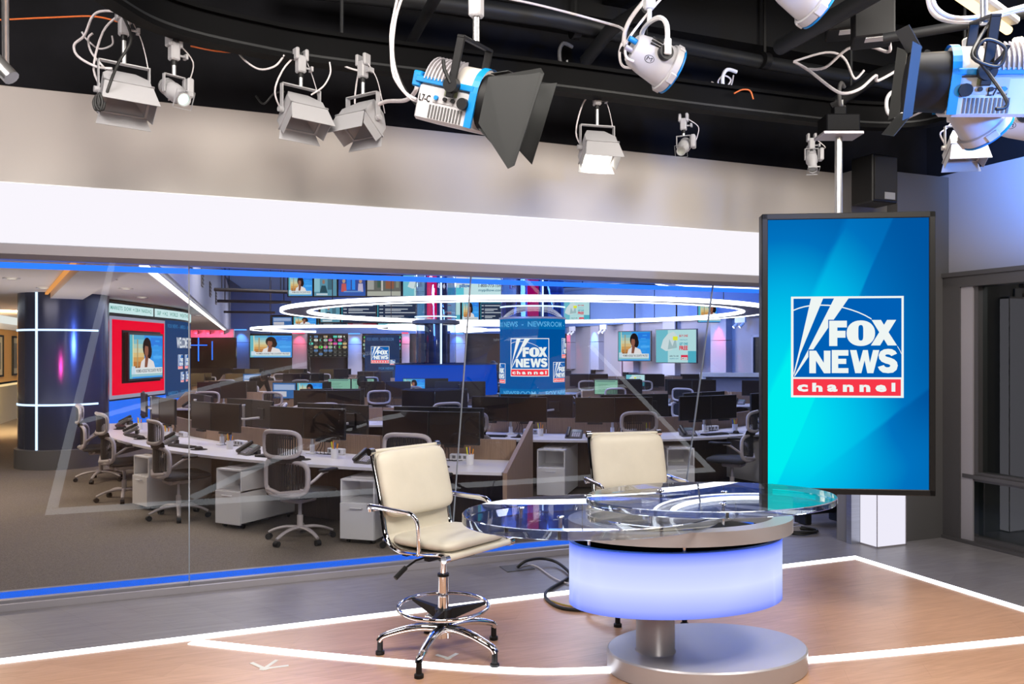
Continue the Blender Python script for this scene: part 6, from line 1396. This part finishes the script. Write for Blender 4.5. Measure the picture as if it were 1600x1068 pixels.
# speaker-like cables and clamps
def cable(pts, r, m, label, D0=None, n=5):
    P = [PD(*p) for p in pts]; o = MB().tube(smooth_path(P, n), r, 7, m).build('cable', None, None, 60); return tag(o, label, 'cable')
W_ = M_cable_w
cable([(625, -20, 4.4), (612, 40, 4.3), (611, 75, 4.2), (616, 120, 4.1), (640, 152, 4.05), (655, 158, 4.0)], .008, W_, 'outer of two white cables looping down to the middle fixture')
cable([(634, -20, 4.4), (618, 30, 4.3), (614, 90, 4.2), (630, 140, 4.1), (652, 156, 4.0)], .008, W_, 'inner of two white cables looping down to the middle fixture')
cable([(618, -20, 4.6), (616, 90, 4.5), (640, 150, 4.4), (662, 172, 4.3)], .006, M_cable_b, 'black cable behind the two white looping cables')
cable([(795, -2, 5.2), (850, 10, 5.2), (940, 34, 5.2), (975, 48, 5.0), (968, 80, 4.8), (972, 102, 4.7), (985, 106, 4.6)], .008, W_, 'long white cable running along the thick pipe to the white fixture')
cable([(1020, -15, 4.7), (985, 30, 4.7), (975, 60, 4.65), (982, 80, 4.6), (995, 82, 4.55)], .013, W_, 'thick white cable entering the back of the white fixture')
cable([(1040, -10, 4.6), (1005, 30, 4.6), (980, 65, 4.55), (978, 88, 4.5), (990, 96, 4.5)], .008, W_, 'thin white cable beside the thick one at the white fixture')
cable([(1455, -15, 3.4), (1462, 12, 3.4), (1490, 28, 3.4), (1540, 25, 3.4), (1600, 10, 3.4), (1640, 0, 3.4)], .010, W_, 'lower white cable loop at the top right corner')
cable([(1448, -15, 3.45), (1456, 18, 3.45), (1480, 32, 3.45), (1530, 32, 3.45), (1590, 16, 3.45), (1640, 8, 3.45)], .010, W_, 'upper white cable loop at the top right corner')
cable([(1240, 96, 6.0), (1290, 82, 6.0), (1318, 90, 6.0), (1333, 120, 6.0), (1340, 121, 6.0), (1350, 110, 6.0)], .009, W_, 'white cable draped over the right-hand pipe')
cable([(1262, 108, 6.0), (1290, 105, 5.9), (1325, 76, 5.8), (1360, 73, 5.7), (1388, 81, 5.6), (1390, 68, 5.5), (1384, 50, 5.4)], .011, W_, 'white cable looping up to the junction box')
cable([(1240, 96, 6.0), (1264, 110, 5.95), (1300, 138, 5.7), (1320, 146, 5.6), (1345, 138, 5.6), (1368, 118, 5.8), (1372, 126, 5.9), (1410, 105, 5.9)], .011, W_, 'white cable with a plug hanging under the right-hand pipe')
cable([(1420, 184, 5.6), (1450, 170, 5.2), (1475, 158, 4.6)], .006, W_, 'thin white cable right of the rear clamp')
cable([(175, 107, 4.5), (150, 104, 4.5), (122, 88, 4.5), (116, 70, 4.5), (132, 55, 4.5), (145, 25, 4.5), (165, 17, 4.5), (205, 22, 4.5)], .007, W_, 'big white cable loop left of the leftmost flood light')
cable([(165, 108, 4.55), (143, 82, 4.55), (138, 60, 4.55), (145, 52, 4.55)], .006, W_, 'short white cable inside the big loop at the left')
cable([(128, 50, 4.6), (136, 62, 4.6), (155, 76, 4.6), (175, 70, 4.6), (175, 56, 4.6)], .005, W_, 'small white cable curl at the left')
cable([(0, 31, 4.7), (90, 27, 4.7), (150, 26, 4.7), (198, 38, 4.8)], .005, M_cable_o, 'orange cable sagging along the upper left wall')
cable([(298, 72, 5.0), (340, 80, 5.0), (392, 83, 5.1)], .005, M_cable_o, 'orange cable continuing below the black track')
cable([(368, 74, 4.9), (380, 92, 4.9), (405, 108, 4.9), (430, 103, 4.9), (444, 86, 4.9)], .006, W_, 'white cable drooping between the two left flood lights')
cable([(515, 97, 4.9), (516, 115, 4.9), (505, 135, 4.9), (486, 148, 4.9)], .005, W_, 'white cable arc right of the second flood light')
cable([(590, 164, 5.0), (605, 158, 4.9), (635, 156, 4.6), (650, 140, 4.4), (652, 120, 4.4)], .012, W_, 'thick white cable joining the flood light and the middle fixture')
cable([(527, 98, 5.1), (545, 106, 5.05), (566, 112, 5.05)], .006, W_, 'white cable running to the third flood light')
cable([(1112, 128, 6.2), (1130, 138, 6.1), (1142, 125, 6.1), (1130, 118, 6.1), (1122, 130, 6.1), (1140, 136, 6.1), (1146, 118, 6.2)], .006, W_, 'tangle of white cable on the pipe right of the middle')
cable([(400, 150, 5.1), (412, 162, 5.0), (428, 146, 5.0), (444, 143, 4.95)], .006, M_cable_b, 'black cable hanging left of the second flood light')
cable([(1147, 146, 6.0), (1160, 140, 6.0), (1172, 142, 6.0), (1177, 155, 6.0)], .006, M_cable_o, 'short orange cable above the black track')
cable([(1548, 34, 3.2), (1530, 60, 3.15), (1520, 90, 3.1), (1560, 104, 3.1), (1570, 75, 3.1), (1540, 62, 3.1), (1525, 85, 3.1), (1545, 115, 3.1), (1572, 155, 3.05), (1570, 168, 3.05), (1556, 170, 3.05)], .007, M_cable_b, 'coiled black cable over the blue-lit fixture')
cable([(190, 20, 4.5), (205, 60, 4.45), (185, 98, 4.4), (172, 130, 4.35), (165, 152, 4.35)], .008, M_cable_b, 'black cable passing in front of the leftmost flood light')
for i, (x, y, D, lab) in enumerate([(1400, 165, 6.0, 'white pipe clamp hanging on the rear pipe at the right'), (1142, 130, 6.1, 'white pipe clamp with tangled cable'), (886, 90, 6.0, 'small clamp on the pipe above the track'), (1316, 152, 6.0, 'small metal pipe coupler left of the rear clamp')]):
    p = PD(x, y, D); t = thing('pipe_clamp', lab, 'clamp', tuple(p), .3 * i); m_ = M_white if i < 2 else M_dgrey
    MB().tube(smooth_path([(.05, 0, .09), (-.03, 0, .1), (-.07, 0, .04), (-.06, 0, -.05), (.0, 0, -.08), (.05, 0, -.06)], 4), .014, 8, m_).build('jaw', None, t, 40)
    MB().cyl((0, 0, -.16), (0, 0, -.02), .009, n=8, m=M_bright).build('bolt', None, t, 40)
cb_ = cable([(150, 150, 4.3), (146, 160, 4.3), (150, 172, 4.3), (156, 160, 4.3), (152, 148, 4.3), (149, 162, 4.3), (156, 173, 4.3), (160, 160, 4.3), (156, 146, 4.3), (153, 160, 4.3), (160, 172, 4.3), (164, 160, 4.3)], .007, M_cable_b, 'coil of black cable beside the leftmost flood light', n=6)
# ------------------------------------------------------------------ studio floor clutter
def fcable(pts, r, m, label):
    P = smooth_path([PZ(x, y, z) for x, y, z in pts], 6); o = MB().tube(P, r, 8, m).build('cable', None, None, 60); return tag(o, label, 'cable')
fcable([(808, 886, .012), (822, 876, .06), (845, 872, .05), (870, 878, .03), (890, 895, .02), (884, 905, .015), (856, 922, .015), (854, 935, .015), (880, 950, .015), (935, 953, .015)], .012, M_cable_b, 'thick black cable curling from the floor box to the desk')
fcable([(812, 886, .01), (835, 883, .01), (870, 905, .01), (905, 915, .01), (935, 922, .01)], .006, M_cable_w, 'thin white cable on the floor left of the desk')
fcable([(856, 936, .008), (880, 944, .008), (915, 950, .008), (960, 956, .008)], .005, mat('yellow_cable_sheath', (.5, .4, .08), .5), 'thin yellow cable on the floor left of the desk')
o = MB().box(-.12, .12, -.09, .09, 0, .006, M_dgrey).build('floor_hatch', None, None, 0, tuple(PZ(808, 887, .0)), TH); tag(o, 'small floor cable hatch behind the left cream chair', 'hatch')
ring = []
for k in range(60):
    a = 2 * PI * k / 20; r_ = .16 + .02 * math.sin(k); q = PZ(1248, 832, 0); ring.append((q.x + r_ * math.cos(a), q.y + r_ * .8 * math.sin(a), .012 + .012 * (k // 20)))
tag(MB().tube(ring, .009, 7, M_cable_b).build('cable_coil', None, None, 60), 'coil of black cable on the floor behind the desk', 'cable')
q = PZ(1290, 818, 0)
t = thing('floor_light_bar', 'black light bar lying on the floor under the portrait display', 'stage light', (q.x, q.y + .1, 0), .35)
MB().bbox(-.32, .28, -.07, .07, .10, .24, .012, M_plast).build('housing', None, t, 30); MB().bbox(-.28, -.2, -.09, .09, 0, .12, .01, M_plast).build('foot', None, t, 30); MB().bbox(.16, .24, -.09, .09, 0, .12, .01, M_plast).build('foot', None, t, 30); MB().cyl((-.30, -.07, .14), (-.30, -.12, .14), .03, n=12, m=M_plast).build('knob', None, t, 40)
M_tape = mat('white_marking_tape', (.85, .85, .8), .7)
for i, (x, y, rot) in enumerate(((413, 1044, 0), (700, 1028, .4))):
    q = PZ(x, y, .0033); t = thing('tape_mark', ('white tape mark on the wooden floor at the bottom left', 'white tape cross on the floor under the left cream chair')[i], 'tape', (q.x, q.y, .0033), rot)
    s_ = (.13, .09)[i]
    for a in (35, 120) if i else (20, 75, 140):
        MB().box(-s_ * .2, s_, -.012, .012, .0002 * (a // 30), .0008 + .0002 * (a // 30), M_tape, Matrix.Rotation(math.radians(a), 4, 'Z')).build('tape_strip', None, t, 0)
